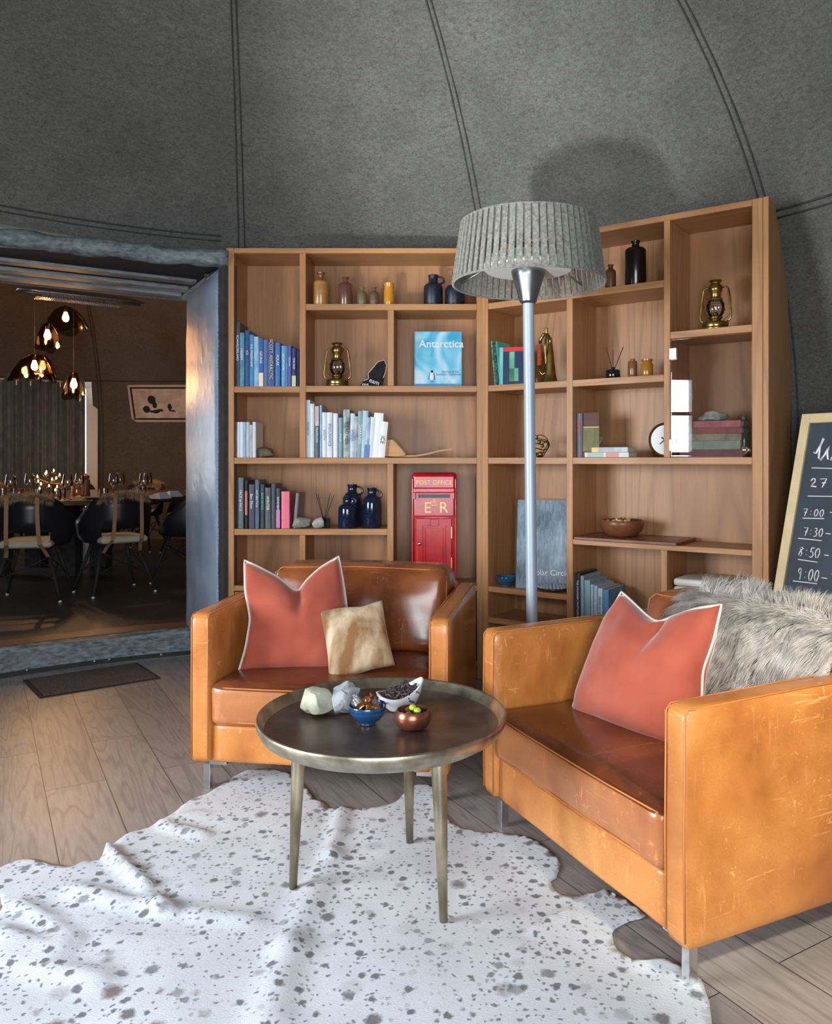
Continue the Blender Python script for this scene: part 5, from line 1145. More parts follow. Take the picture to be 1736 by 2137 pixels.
# behind the glass: stacked antique books, stone, glass candle holder, little dial
g = 'old books stacked behind the glass door'
ant = [(1418, 1550, 0.034, (122, 40, 52), (96, 30, 42), 'wine red book at the bottom of the stack behind the glass', 0.0), (1440, 1545, 0.040, (112, 124, 112), (140, 146, 132), 'sage green book second from the bottom of the stack behind the glass', 0.0), (1438, 1546, 0.032, (156, 146, 118), (120, 112, 92), 'worn olive-cream book in the middle of the stack behind the glass', 0.05), (1440, 1548, 0.028, (146, 52, 44), (120, 44, 38), 'faded red book second from the top behind the glass', 0.0), (1446, 1546, 0.030, (140, 42, 48), (170, 90, 90), 'bright red book at the top of the stack behind the glass', -0.04)]
zz = zC[1]
for (a, b, h, c1, c2, lb, rz) in ant: flat_book('R', a, b, 930, 0.05, 0.13, h, zz, bmat(c1, c2, 30), lb, g, rz=rz); zz += h+0.0008
x, _ = rloc(1492, 870, 0.11); p, a = tpos('R', x, 0.11, zz+0.0015); bm = NB(); rock(bm, (0, 0, 0), 0.078, 0.05, 0.024, 41, 0.35, 4); o = obj('rock', bm, simple('chalky_stone', hexc(176, 182, 172), 0.85, c2=hexc(130, 138, 128), scale=30, bumpv=0.6), smooth=True, loc=p, rot=(0, 0, a)); setp(o, 'chalky flat stone lying on the stack of old books behind the glass', 'rock')
x, _ = rloc(1552, 930, 0.12); p, a = tpos('R', x, 0.12, zC[1]+0.001); gv = empty('glass_bottle', p, a, 'greenish glass bottle beside the old books behind the glass door', 'bottle')
bm = NB(); lathe(bm, [(0, 0), (0.024, 0), (0.026, 0.01), (0.026, 0.13), (0.018, 0.15), (0.012, 0.16), (0.012, 0.19), (0.014, 0.195)], 24); obj('body', bm, simple('green_glass', hexc(90, 120, 104), 0.1, trans=0.5, coat=0.5), gv, smooth=True)
# chess board, wooden bowl with trinkets
zb_ = zDr[1]+0.001
pts4 = [rloc(1197, 1117, -0.03), rloc(1411, 1134, -0.03)]
xb0, xb1 = pts4[0][0], pts4[1][0]; p, a = tpos('R', (xb0+xb1)/2, -0.03, zb_); wbd = xb1-xb0
cb = empty('chess_board', p, a, 'wooden chequered board overhanging the shelf, carrying a wooden bowl', 'game board')
bm = NB(); box(bm, -wbd/2, wbd/2, 0, 0.30, 0, 0.016, 0.003); obj('board', bm, M['walnut'], cb)
bm = NB(); N_ = 8; mgn = 0.04; s_x, s_y = (wbd-2*mgn)/N_, (0.30-2*0.03)/N_
for i in range(N_):
    for j in range(N_):
        x0, y0 = -wbd/2+mgn+i*s_x, 0.03+j*s_y; vs = [bm.verts.new((x0, y0, 0.0165)), bm.verts.new((x0+s_x, y0, 0.0165)), bm.verts.new((x0+s_x, y0+s_y, 0.0165)), bm.verts.new((x0, y0+s_y, 0.0165))]; f = bm.faces.new(vs); f.material_index = (i+j) % 2
obj('chequered_squares', bm, [simple('light_square', hexc(176, 128, 88), 0.3), simple('dark_square', hexc(84, 50, 36), 0.3)], cb)
x, _ = rloc(1298, 1100, 0.12); p, a = tpos('R', x, 0.12, zb_+0.018)
wb = empty('wooden_bowl', p, a, 'turned wooden bowl full of golden trinkets, standing on the chess board', 'bowl'); bm = NB()
lathe(bm, [(0, 0), (0.06, 0), (0.075, 0.006), (0.098, 0.03), (0.108, 0.058), (0.108, 0.075), (0.104, 0.082), (0.099, 0.076), (0.098, 0.058), (0.085, 0.03), (0.05, 0.014), (0, 0.012)], 40); obj('bowl', bm, M['walnut'], wb, smooth=True, angle=60)
rr_ = random.Random(5)
def heap(name, base, n, r, R, zc, m, label, group, cat, sub=1, rng=rr_, sq=(1, 1, 1), zj=0.012, mats=None):
    for i in range(n):
        an, d_ = rng.random()*6.28, R*sqrt(rng.random()); q = base+Vector((d_*cos(an), d_*sin(an), zc+zj*(1-d_/R)+rng.random()*0.004)); s = r*rng.uniform(0.8, 1.15)
        bm = NB(); bmesh.ops.create_icosphere(bm, subdivisions=sub, radius=1)
        for v in bm.verts: v.co *= 1+0.22*noise.noise(v.co*2+Vector((i, 0, 0)))
        bmesh.ops.transform(bm, matrix=Matrix.Diagonal((s*sq[0], s*sq[1], s*sq[2], 1)), verts=bm.verts)
        o = obj(name, bm, (mats[i % len(mats)] if mats else m), loc=q, rot=(rng.random(), rng.random(), rng.random()*6), smooth=False); setp(o, label, cat, group)
heap('gold_trinket', wb.location, 14, 0.015, 0.072, 0.066, M['gold'], 'golden trinket in the wooden bowl on the chess board', 'golden trinkets in the wooden bowl', 'trinket', zj=0.018, sq=(1.2, 0.7, 0.8), mats=[M['gold'], M['gold'], st1n])
# blue bowls and bobbly plate
bowl_b = simple('petrol_blue_glaze', hexc(44, 96, 134), 0.15, c2=hexc(30, 70, 104), scale=12, coat=0.5, stretch=(1, 1, 8))
def bowl(name, p, a, R, H, m, label, cat='bowl', group=None, ribs=0):
    o = empty(name, p, a, label, cat, group); bm = NB(); pr = [(0, 0), (R*0.42, 0), (R*0.42, H*0.10)]
    for i in range(1, 13):
        t = i/12; pr.append((R*(0.42+0.58*sin(t*pi/2)**0.9)+(0.0012*sin(i*2.6) if ribs else 0), H*(0.10+0.90*t**1.3)))
    pr += [(R*0.985, H*1.01), (R*0.94, H*0.96)]+[(R*(0.94*sin(t*pi/2)), H*(0.18+0.78*t**1.7)) for t in (0.85, 0.65, 0.45, 0.25)]+[(0, H*0.18)]
    lathe(bm, pr, 40); obj('bowl', bm, m, o, smooth=True, angle=60); return o
for (px, yo, lb) in ((1056, 0.07, 'small petrol-blue bowl at the open end of the low shelf'), (1093, 0.16, 'small petrol-blue bowl further back, half hidden by the lamp pole')):
    x, _ = rloc(px, 1210, yo); p, a = tpos('R', x, yo, zE[1]+0.001); bowl('blue_bowl', p, a, 0.056, 0.052, bowl_b, lb, 'bowl', 'small blue bowls by the lamp pole', 1)
x, _ = rloc(1153, 1225, 0.07); p, a = tpos('R', x, 0.07, zE[1]+0.001)
pl = empty('beaded_plate', p, a, 'dark plate with a ring of pale blue-grey knobs, near the lamp pole', 'plate'); bm = NB(); lathe(bm, [(0, 0), (0.06, 0), (0.09, 0.012), (0.092, 0.018), (0.085, 0.02), (0, 0.014)], 36); obj('dish', bm, simple('dark_brown_glaze', hexc(70, 40, 34), 0.15, coat=0.5), pl, smooth=True)
bm = NB()
for k, (R_, n_) in enumerate(((0.078, 26), (0.060, 20), (0.042, 14), (0.024, 8))):
    for i in range(n_): bmesh.ops.create_icosphere(bm, subdivisions=2, radius=0.0095, matrix=Matrix.Translation((R_*cos(2*pi*i/n_), R_*sin(2*pi*i/n_), 0.024+k*0.002)))
o = obj('knob_ring', bm, simple('pale_glaze', hexc(150, 168, 178), 0.2, coat=0.4), pl, smooth=True)
# books on the bottom shelf and white box
g = 'books on the bottom shelf behind the foreground armchair'
row = [(1195, 1202, 1196, (44, 42, 46), None, None, 'w', 'thin black'), (1202, 1210, 1196, (40, 36, 50), None, 'THE AMUNDSEN PHOTOGRAPHS', 'w', 'black with white lettering'), (1211, 1218, 1202, (160, 186, 190), (120, 150, 156), None, 'k', 'pale teal with a patterned board'), (1219, 1231, 1211, (120, 160, 180), (150, 184, 196), None, 'w', 'grey-blue'), (1232, 1238, 1220, (160, 186, 200), (190, 206, 214), None, 'w', 'light grey-blue'), (1239, 1246, 1222, (160, 180, 206), (196, 206, 222), 'ANTARCTIC', 'w', 'lavender-blue'), (1247, 1257, 1228, (196, 212, 226), (180, 200, 220), 'PENGUIN ISLAND', 'k', 'very pale blue'), (1258, 1270, 1231, (110, 160, 200), (80, 130, 176), None, 'w', 'clear blue')]
for i, (a, b, t, c1, c2, ti, ink, nmx) in enumerate(row):
    book_px('R', a, b, t, 0.345, bmat(c1, c2, 22), '%s book, %s in the bottom-shelf row near the lamp pole' % (nmx, ORD[i]), g, title=ti, ink=ink, d=0.21, yf=0.02, tz=0.5)
for i in range(5):
    flat_book('R', 1314, 1362, 1275, 0.03+0.004*i, 0.2, 0.018, 0.345+i*0.019, bmat(((190, 200, 214), (120, 130, 140), (200, 206, 220), (160, 170, 190), (210, 216, 226))[i], None), '%s magazine of the low pile between the books and white box' % ('bottom', 'second', 'middle', 'fourth', 'top')[i], 'pile of magazines beside the white box')
xa, _ = rloc(1406, 1240, 0.0); p, a = tpos('R', xa, -0.01, 0.346); wbx = re-xa-0.004
bxo = empty('white_speaker_box', p, a, 'cream retro box with a hinged lid, on the bottom shelf behind the fur throw', 'box'); cr = simple('cream_enamel', hexc(214, 212, 200), 0.4)
bm = NB(); box(bm, 0, wbx, 0, 0.27, 0, 0.262, 0.012, 3); obj('case', bm, cr, bxo, smooth=True, angle=35)
bm = NB(); box(bm, 0.0, wbx, 0.0, 0.27, 0.266, 0.30, 0.012, 3); obj('lid', bm, cr, bxo, smooth=True, angle=35)
bm = NB(); tube(bm, [(0.04, -0.001, 0.02), (wbx-0.03, -0.001, 0.02), (wbx-0.03, -0.001, 0.245), (0.04, -0.001, 0.245)], 0.0018, 5, closed=True); tube(bm, [(0.055, -0.001, 0.035), (wbx-0.045, -0.001, 0.035), (wbx-0.045, -0.001, 0.23), (0.055, -0.001, 0.23)], 0.0012, 5, closed=True); obj('front_moulding', bm, M['tarp'], bxo)

# ================================================================== ON THE TRAY TABLE
ZT = 0.4445
def tp(px, py): q = flo(px, py, ZT); return Vector((q.x, q.y, ZT+0.001))
for (px, py, w, h, c, c2, sd, lb) in ((658, 1492, 0.080, 0.054, (190, 192, 172), (150, 150, 132), 52, 'pale sandy angular rock lying on the tray table'), (712, 1492, 0.060, 0.054, (176, 180, 184), (120, 124, 132), 60, 'grey-white rock on the tray table, behind the blue bowl')):
    p = tp(px, py)+Vector((0, 0.025, 0)); bm = NB(); rock(bm, (0, 0, 0), w/2*1.65, w/2*1.2, h/2*1.6, sd, 0.3, 4, True, 12); o = obj('rock', bm, simple('table_rock', hexc(*c), 0.75, c2=hexc(*c2), scale=14, bumpv=0.6), smooth=True, loc=p); setp(o, lb, 'rock')
    bpy.data.objects[o.name].data.set_sharp_from_angle(angle=radians(24))
p = tp(765, 1517)+Vector((0, 0.028, 0)); blue = simple('cobalt_ribbed_glaze', hexc(36, 82, 124), 0.15, c2=hexc(20, 50, 88), scale=14, coat=0.6, stretch=(0.4, 0.4, 14))
b1 = bowl('chocolate_bowl', p, 0, 0.054, 0.054, blue, 'blue ribbed bowl of copper-foil chocolates on the tray table', ribs=1)
foil = simple('copper_foil', hexc(206, 142, 92), 0.22, 0.95, bumpv=0.5, scale=60); foil2 = simple('silver_foil', hexc(200, 200, 205), 0.25, 0.95, bumpv=0.5, scale=60)
rg = random.Random(11)
for i, (dx, dy, dz, k) in enumerate(((-0.026, 0.0, 0.064, 1), (-0.020, -0.012, 0.05, 0), (-0.006, 0.01, 0.060, 0), (0.004, -0.014, 0.052, 0), (0.016, 0.004, 0.050, 0), (-0.034, 0.004, 0.050, 1), (0.030, 0.012, 0.046, 1), (-0.012, 0.018, 0.05, 0), (0.024, -0.014, 0.046, 0))):
    bm = NB(); vs = box(bm, -0.014, 0.014, -0.009, 0.009, -0.009, 0.009, 0.003, 1); 
    for s_ in (-1, 1): tube(bm, [(s_*0.012, 0, 0), (s_*0.018, 0, 0), (s_*0.026, 0, 0.001)], [0.006, 0.003, 0.009], 7)
    o = obj('wrapped_chocolate', bm, foil2 if k else foil, loc=p+Vector((dx, dy, dz)), rot=(rg.random()*2, rg.random()*1.2, rg.random()*6)); setp(o, 'copper-foil wrapped chocolate in the blue bowl' if not k else 'silver-foil wrapped chocolate in the blue bowl', 'chocolate', 'wrapped chocolates in the blue bowl' if not k else 'silver chocolates in the blue bowl')
p = tp(833, 1487)+Vector((0, 0.03, 0)); b2 = empty('white_bowl', p, 0.2, 'white porcelain bowl with a swooping rim, full of dark dried seaweed', 'bowl')
bm = NB(); n = 40; rings = []
prf = [(0.0, 0.0), (0.034, 0.0), (0.037, 0.006), (0.052, 0.022), (0.062, 0.042), (0.067, 0.060), (0.0635, 0.061), (0.056, 0.047), (0.044, 0.028), (0.0, 0.014)]
for r, z in prf: rings.append([bm.verts.new((0, 0, z))] if r == 0 else [bm.verts.new((r*1.08*cos(2*pi*i/n), r*0.86*sin(2*pi*i/n), z+(0.018*(z/0.06)**1.5)*cos(2*pi*i/n*1)+0.012*(z/0.06)**2*cos(4*pi*i/n))) for i in range(n)])
for a, b in zip(rings, rings[1:]):
    for i in range(n):
        j = (i+1) % n
        bm.faces.new((a[0], b[j], b[i])) if len(a) == 1 else bm.faces.new((a[i], a[j], b[0])) if len(b) == 1 else bm.faces.new((a[i], a[j], b[j], b[i]))
obj('bowl', bm, simple('white_porcelain', hexc(224, 228, 232), 0.15, coat=0.5), b2, smooth=True, angle=70)
bm = NB(); rg = random.Random(4)
for i in range(130):
    an, d_ = rg.random()*6.28, 0.05*sqrt(rg.random()); q = Vector((d_*cos(an)*1.05, d_*sin(an)*0.8, 0.044+0.02*(1-d_/0.05)+0.012*cos(an)*d_/0.05)); pts = [q]
    for k in range(4): pts.append(pts[-1]+Vector((rg.gauss(0, .008), rg.gauss(0, .007), rg.gauss(0.001, .005))))
    tube(bm, pts, [0.003, 0.0035, 0.003, 0.0025, 0.001], 5)
o = obj('dried_seaweed', bm, simple('dark_seaweed', hexc(62, 50, 54), 0.7, c2=hexc(92, 74, 78), scale=60), smooth=True, loc=p); setp(o, 'tangle of dark dried seaweed heaped in the white bowl', 'seaweed', kind='stuff')
p = tp(860, 1527)+Vector((0, 0.03, 0)); cop = simple('hammered_copper', hexc(170, 112, 92), 0.28, 0.75, c2=hexc(140, 84, 66), scale=10)
b3 = empty('copper_bowl', p, 0, 'rounded copper bowl of mints and nuts at the front of the tray table', 'bowl')
bm = NB(); lathe(bm, [(0, 0), (0.03, 0), (0.042, 0.006), (0.050, 0.02), (0.052, 0.033), (0.049, 0.046), (0.044, 0.053), (0.042, 0.052), (0.045, 0.044), (0.046, 0.03), (0.038, 0.012), (0, 0.008)], 40); obj('bowl', bm, cop, b3, smooth=True, angle=70)
rg = random.Random(8)
heap('wrapped_sweet', p, 9, 0.011, 0.034, 0.036, foil, 'brown or gold sweet in the copper bowl', 'sweets in the copper bowl', 'sweet', 2, rg, mats=[M['brass'], st1n, M['black']])
for dx, dy, dz in ((0.0, 0.004, 0.056), (0.014, -0.012, 0.052)):
    bm = NB(); bmesh.ops.create_icosphere(bm, subdivisions=3, radius=1); bmesh.ops.transform(bm, matrix=Matrix.Diagonal((0.0105, 0.0105, 0.009, 1)), verts=bm.verts)
    o = obj('green_sweet', bm, simple('lime_sugar', hexc(168, 190, 60), 0.35), smooth=True, loc=p+Vector((dx, dy, dz))); setp(o, 'lime green sweet on top of the copper bowl', 'sweet', 'lime green sweets')

# ================================================================== CHALKBOARD
Tl = Vector((1.57, 3.5, 1.4015)); e_ = Vector((0.54, -0.84, 0)).normalized(); dn = Vector((-0.173, -0.111, -0.765)).normalized()
Ln = Tl.z/abs(dn.z)-0.004; nb = e_.cross(dn).normalized()
if nb.y > 0: nb = -nb
Rm = Matrix((e_, -dn, -nb)).transposed()         # x across, y up, z away from the viewer
bo = empty('chalkboard', Tl, 0, 'leaning chalkboard in a pale wooden frame with chalked meal times', 'chalkboard'); bo.rotation_mode = 'QUATERNION'
Rb = Matrix((e_, -nb*-1*-1, -dn)).transposed()
Rb = Matrix((e_, -nb, -dn)).transposed()         # x across, y away, z up
bo.rotation_quaternion = Rb.to_quaternion(); WB = 0.62; fr_ = simple('pale_pine', hexc(222, 200, 158), 0.5, c2=hexc(206, 184, 140), scale=8)
bm = NB(); box(bm, 0, 0.042, -0.008, 0.022, -Ln, 0, 0.003); box(bm, WB-0.042, WB, -0.008, 0.022, -Ln, 0, 0.003); box(bm, 0.042, WB-0.042, -0.008, 0.022, -0.042, 0, 0.003); box(bm, 0.042, WB-0.042, -0.008, 0.022, -Ln+0.12, -Ln+0.16, 0.003); obj('frame', bm, fr_, bo)
bm = NB(); box(bm, 0.038, WB-0.038, 0.004, 0.012, -Ln+0.14, -0.038); obj('slate_panel', bm, simple('chalkboard_slate', hexc(46, 56, 66), 0.6, c2=hexc(62, 72, 82), scale=4), bo)
bl = Rb.inverted() @ Vector((0.30, 0.19, -Tl.z*0.99)); bm = NB(); tube(bm, [(0.03, 0.03, -0.03), (0.03, bl.y*0.8, bl.z)], 0.014, 6); obj('rear_leg', bm, fr_, bo)
bm = NB(); tube(bm, [(WB-0.03, 0.03, -0.03), (WB-0.03, bl.y*0.8, bl.z)], 0.014, 6); obj('rear_leg', bm, fr_, bo)
GL = {'0': [[(.5, 1), (.15, .8), (.05, .4), (.3, 0), (.6, .05), (.85, .5), (.75, .9), (.5, 1)]], '1': [[(.3, .8), (.6, 1), (.55, 0)]], '2': [[(.1, .7), (.3, .98), (.65, .95), (.7, .65), (.1, .02), (.5, .1), (.95, .05)]], '3': [[(.15, .95), (.6, 1), (.7, .75), (.35, .55), (.75, .4), (.65, .05), (.1, 0)]],
      '5': [[(.85, 1), (.3, 1), (.2, .55), (.6, .6), (.75, .25), (.45, 0), (.1, .08)]], '7': [[(.05, .95), (.9, 1), (.45, 0)], [(.35, .5), (.85, .55)]], '8': [[(.8, .85), (.45, 1), (.2, .8), (.7, .35), (.5, 0), (.1, .15), (.3, .5), (.85, .9)]], '9': [[(.8, .85), (.4, 1), (.15, .7), (.45, .5), (.8, .85), (.7, 0)]],
      ':': [[(.45, .7), (.55, .7)], [(.45, .25), (.55, .25)]], '-': [[(.1, .45), (.9, .42)]], 'T': [[(0, 1), (.9, 1)], [(.45, 1), (.42, 0)]], 'W': [[(0, .35), (.12, .3), (.42, .95), (.38, 1), (.28, .6), (.3, .1), (.42, 0), (.6, .25), (.75, .65), (.7, .4), (.78, .05), (.95, 0), (1.15, .5), (1.25, 1.2)]]}
def chalk(s, px, py, hpx, wpx, thick=0.0028, und=None):
    pass
def onb(px, py):
    q = onplane(px, py, Tl-(-nb)*0.0, nb); l = Rb.inverted() @ (q-Tl); return l.x, l.z
def chalk(s, px, py, w, h, step, th=0.0024, name='chalk_writing'):
    """px,py: photo pixel of the first glyph's lower left corner"""
    x0, z0 = onb(px, py); bm = NB()
    for k, ch in enumerate(s):
        for st in GL.get(ch, []): tube(bm, [(x0+k*step+a*w, 0.0025, z0+b*h) for a, b in st], th, 6)
    obj(name, bm, M['ink_w'], bo, smooth=True)
def uline(p0, p1, th=0.002):
    a, b = onb(*p0), onb(*p1); bm = NB(); tube(bm, [(a[0], 0.0025, a[1]), (b[0], 0.0025, b[1])], th, 6); obj('chalk_line', bm, M['ink_w'], bo)
sx_ = lambda px, py, dpx: onb(px+dpx, py)[0]-onb(px, py)[0]
sz_ = lambda px, py, dpx: onb(px, py-dpx)[1]-onb(px, py)[1]
for s, px, py, wpx, hpx, stp, th in (('W', 1695, 960, 40, 46, 40, 0.0045), ('27', 1688, 1016, 15, 18, 20, 0.003), ('7:00', 1674, 1076, 9, 15, 11.5, 0.0022), ('-', 1729, 1074, 12, 12, 12, 0.0022), ('7:30', 1675, 1117, 9, 17, 10.5, 0.0022), ('-', 1720, 1119, 13, 14, 12, 0.0022),
                                     ('8:50', 1664, 1160, 11, 20, 11.5, 0.0024), ('-', 1717, 1164, 12, 14, 12, 0.0022), ('9:00', 1661, 1208, 10, 24, 12, 0.0024), ('-', 1711, 1212, 15, 16, 12, 0.0022), ('T', 1731, 1222, 14, 25, 12, 0.0026)):
    chalk(s, px, py, sx_(px, py, wpx), sz_(px, py, hpx), sx_(px, py, stp), th)
for a, b in (((1693, 976), (1760, 978)), ((1685, 1035), (1760, 1036)), ((1674, 1081), (1719, 1082)), ((1665, 1123), (1714, 1128)), ((1664, 1167), (1705, 1173)), ((1654, 1212), (1704, 1218))): uline(a, b)

# ================================================================== DINING ROOM
TD = Vector((-3.75, 7.5, SZ)); TR = 1.35; TH = 0.715
dt = empty('round_dining_table', TD, 0, 'big round dark wooden dining table laid with glasses, in the room beyond the step', 'table')
dwood = wood('dark_table_wood', hexc(84, 60, 44), hexc(52, 36, 28), 'x', 0.25, 4)
bm = NB(); lathe(bm, [(0, TH-0.045), (TR-0.02, TH-0.045), (TR, TH-0.035), (TR, TH-0.006), (TR-0.006, TH), (0, TH)], 72); obj('table_top', bm, dwood, dt, smooth=True, angle=40)
for i in range(4):
    a = pi/4+i*pi/2; bm = NB(); box(bm, 0.45*cos(a)-0.08, 0.45*cos(a)+0.08, 0.45*sin(a)-0.08, 0.45*sin(a)+0.08, 0.0, TH-0.045, 0.006); obj('leg', bm, M['dark'], dt)
TT = SZ+TH
# moulded chair with wooden legs, seat pad, straps and a fur over the back
M['shell'] = simple('black_moulded_shell', (0.014, 0.014, 0.017), 0.3); M['pad'] = simple('cream_seat_pad', hexc(176, 172, 152), 0.85); M['strap'] = simple('tan_strap', hexc(150, 116, 88), 0.7)
def dining_chair():
    o = empty('dining_chair', (0, 0, 0), 0, None, 'chair', 'black shell chairs around the dining table')
    # sitter faces +y; back at -y
    nph, nr = 48, 10; bm = NB(); G = []
    def rim(t):          # t 0..1 round from front left, by the back, to front right
        a = pi*0.5+pi*0.18+t*(2*pi-2*pi*0.18); c_, s_ = cos(a), sin(a)
        back = max(0, -s_); x = 0.285*c_*(1-0.12*back); y = 0.25*s_-0.02*back
        h = 0.415+0.055*0+(0.76-0.415)*max(0, min(1, (0.62-s_)/1.55))**0.75 if s_ < 0.62 else 0.415
        h = 0.415+(0.775-0.415)*(1/(1+math.exp((s_+0.35)*7)))+0.16*(1/(1+math.exp((s_-0.45)*9)))*(1-1/(1+math.exp((s_+0.35)*7)))
        return Vector((x, y, h))
    for i in range(nph+1):
        R_ = rim(i/nph); row = []
        for j in range(nr+1):
            r = j/nr; f = min(1, r*1.25)**0.9 if r < 0.8 else 1.0; f = sin(min(1, r/0.75)*pi/2)*0.82+0.18*r; g = max(0, (r-0.55)/0.45)**1.1
            row.append(bm.verts.new((R_.x*f, R_.y*f, 0.405+(R_.z-0.405)*g+0.0)))
        G.append(row)
    for i in range(nph):
        for j in range(nr):
            try: bm.faces.new((G[i][j], G[i+1][j], G[i+1][j+1], G[i][j+1]))
            except ValueError: pass
    bmesh.ops.remove_doubles(bm, verts=bm.verts, dist=0.0015)
    bmesh.ops.delete(bm, geom=[f for f in bm.faces if abs(f.calc_center_median().x) < 0.17 and f.calc_center_median().y < -0.15 and 0.425 < f.calc_center_median().z < 0.50], context='FACES')
    s = obj('shell', bm, M['shell'], o, smooth=True); md = s.modifiers.new('thickness', 'SOLIDIFY'); md.thickness = 0.008
    for sx, sy in ((-1, -1), (1, -1), (-1, 1), (1, 1)):
        bm = NB(); tube(bm, [(sx*0.13, sy*0.12, 0.395), (sx*0.235, sy*0.225, 0.012)], [0.016, 0.010], 10); lg = obj('leg', bm, M['blackmat'], o, smooth=True)
        bm = NB(); tube(bm, [(sx*0.235, sy*0.225, 0.014), (sx*0.238, sy*0.228, 0.0005)], 0.011, 10); obj('foot_cap', bm, M['white'], lg, smooth=True)
    bm = NB()
    for (a, b) in (((-.15, -.14, .33), (.19, -.185, .17)), ((.15, -.14, .33), (-.19, -.185, .17)), ((-.15, .14, .33), (.19, .185, .17)), ((.15, .14, .33), (-.19, .185, .17)), ((-.15, -.14, .33), (-.19, .185, .17)), ((-.15, .14, .33), (-.19, -.185, .17)), ((.15, -.14, .33), (.19, .185, .17)), ((.15, .14, .33), (.19, -.185, .17))): tube(bm, [a, b], 0.004, 6)
    obj('wire_brace', bm, M['blackmat'], o)
    bm = NB(); softbox(bm, -0.18, 0.18, -0.24, 0.2, 0.404, 0.455, 0.024, (0, 0, 0.008), 10); obj('seat_pad', bm, M['pad'], o, smooth=True)
    for sx in (-1, 1):
        bm = NB(); prev = None
        for (y, z, xx) in ((-0.235, 0.775, 0.10), (-0.295, 0.77, 0.10), (-0.300, 0.66, 0.10), (-0.290, 0.52, 0.105), (-0.27, 0.43, 0.11), (-0.20, 0.38, 0.125), (-0.16, 0.33, 0.14)):
            cur = [bm.verts.new((sx*xx-0.014, y, z)), bm.verts.new((sx*xx+0.014, y, z)), bm.verts.new((sx*xx+0.014, y-0.004, z+0.002)), bm.verts.new((sx*xx-0.014, y-0.004, z+0.002))]
            if prev: bridge(bm, prev, cur)
            prev = cur
        bmesh.ops.recalc_face_normals(bm, faces=bm.faces); obj('strap', bm, M['strap'], o)
    def surf(u, v):
        a = -pi/2+(u-0.5)*1.5; P = Vector((0.25*cos(a)*1.02, 0.26*sin(a)-0.01, 0.785-0.10*abs(u-0.5)**1.5)); w = (v-0.5)*2; out = Vector((cos(a), sin(a), 0))
        return P+out*(w*0.018)+Vector((0, 0, 0.012*(1-w*w)-(0.028 if w > 0 else 0.05)*abs(w))), (out*w+Vector((0, 0, 1.1-abs(w)))).normalized(), Vector((out.x*w*0.6, out.y*w*0.6, -0.9)).normalized()
    fur_on('fur', surf, 0, 0, 2200, 0.05, M['furb'], o, 9, 0.0016, 0.45, 50, 5)
    return o
base = dining_chair()
spots = [(-68, 0.02, 'black shell chair seen from behind, at the outer edge of the doorway view'), (-48, 0.0, 'black shell chair seen from behind, middle one on the near side of the dining table'), (-25, 0.06, 'black shell chair on the near side, partly cut off by the blue-grey reveal'), (60, 0.03, 'black shell chair on the far side of the dining table, nearest the framed picture'), (84, 0.03, 'black shell chair across the dining table below the curtain edge'), (110, 0.03, 'black shell chair across the dining table in front of the dark curtain'), (135, 0.03, 'black shell chair across the dining table, furthest from the framed picture')]
for i, (dg_, dr_, lb) in enumerate(spots):
    c_ = base if i == 0 else copy_tree(base); a = radians(dg_); rr2 = TR+0.30+dr_
    c_.location = (TD.x+rr2*cos(a), TD.y+rr2*sin(a), SZ+0.001); c_.rotation_euler = (0, 0, a+pi/2+(radians(-8) if i == 0 else 0)); c_['label'] = lb
# sheepskins hanging under the far seats are part of the chairs' pads; table ware
def wine_glass(s=1.0):
    o = empty('wine_glass', (0, 0, 0), 0, None, 'glass', 'wine glasses on the dining table'); bm = NB()
    lathe(bm, [(0.0, 0.0), (0.036, 0.0), (0.034, 0.003), (0.006, 0.007), (0.0035, 0.02), (0.0035, 0.085), (0.008, 0.095), (0.0, 0.096)], 20); obj('stem', bm, M['glass'], o, smooth=True)
    bm = NB(); lathe(bm, [(0.004, 0.094), (0.02, 0.102), (0.038, 0.122), (0.042, 0.14), (0.038, 0.175), (0.031, 0.215)], 20); obj('bowl', bm, M['glass'], o, smooth=True); return o
wg = wine_glass()
gp = [(22, 1.10, 5.95, 'wine glass with an amber reflection at the outer edge of the doorway view'), (62, 0.35, 6.9, 'wine glass standing between the candle sticks'), (141, 1.0, 6.5, 'tall wine glass in front of the pepper mill'), (166, 0.8, 7.2, 'wine glass behind the pepper mill'), (237, 1.0, 7.0, 'wine glass at the picture side, first of the pair'), (251, 1.0, 7.3, 'wine glass at the picture side, behind its partner'), (300, 0.9, 6.9, 'wine glass standing alone below the framed picture'), (308, 0.9, 7.25, 'wine glass behind the lone glass below the picture')]
for i, (px, _, Y, lb) in enumerate(gp):
    c_ = wg if i == 0 else copy_tree(wg); q = at(px, 1040, max(Y, 6.55)); c_.location = (q.x, q.y, TT+0.001); c_.scale = (1.0, 1.0, 0.98); c_['label'] = lb
amber = simple('amber_tumbler', hexc(150, 110, 90), 0.1, trans=0.6, coat=0.5)
def tumbler(q, m, lb, r=0.037, h=0.085, flame=False, grp='tumblers on the dining table', cat='glass', name='tumbler'):
    o = empty(name, (q.x, q.y, TT+0.001), 0, lb, cat, grp); bm = NB(); lathe(bm, [(0, 0), (r*0.9, 0), (r, 0.01), (r, h), (r-0.003, h), (r-0.004, 0.012), (0, 0.010)], 20); obj('cup', bm, m, o, smooth=True, angle=60)
    if flame:
        bm = NB(); lathe(bm, [(0, 0.011), (r*0.6, 0.012), (r*0.6, 0.03), (0, 0.03)], 12); obj('wax', bm, M['pad'], o)
        bm = NB(); lathe(bm, [(0, 0.032), (0.005, 0.04), (0.0035, 0.05), (0, 0.06)], 8); obj('flame', bm, M['flame'], o, smooth=True)
M['flame'] = emis('candle_flame', (1.0, 0.55, 0.16), 25)
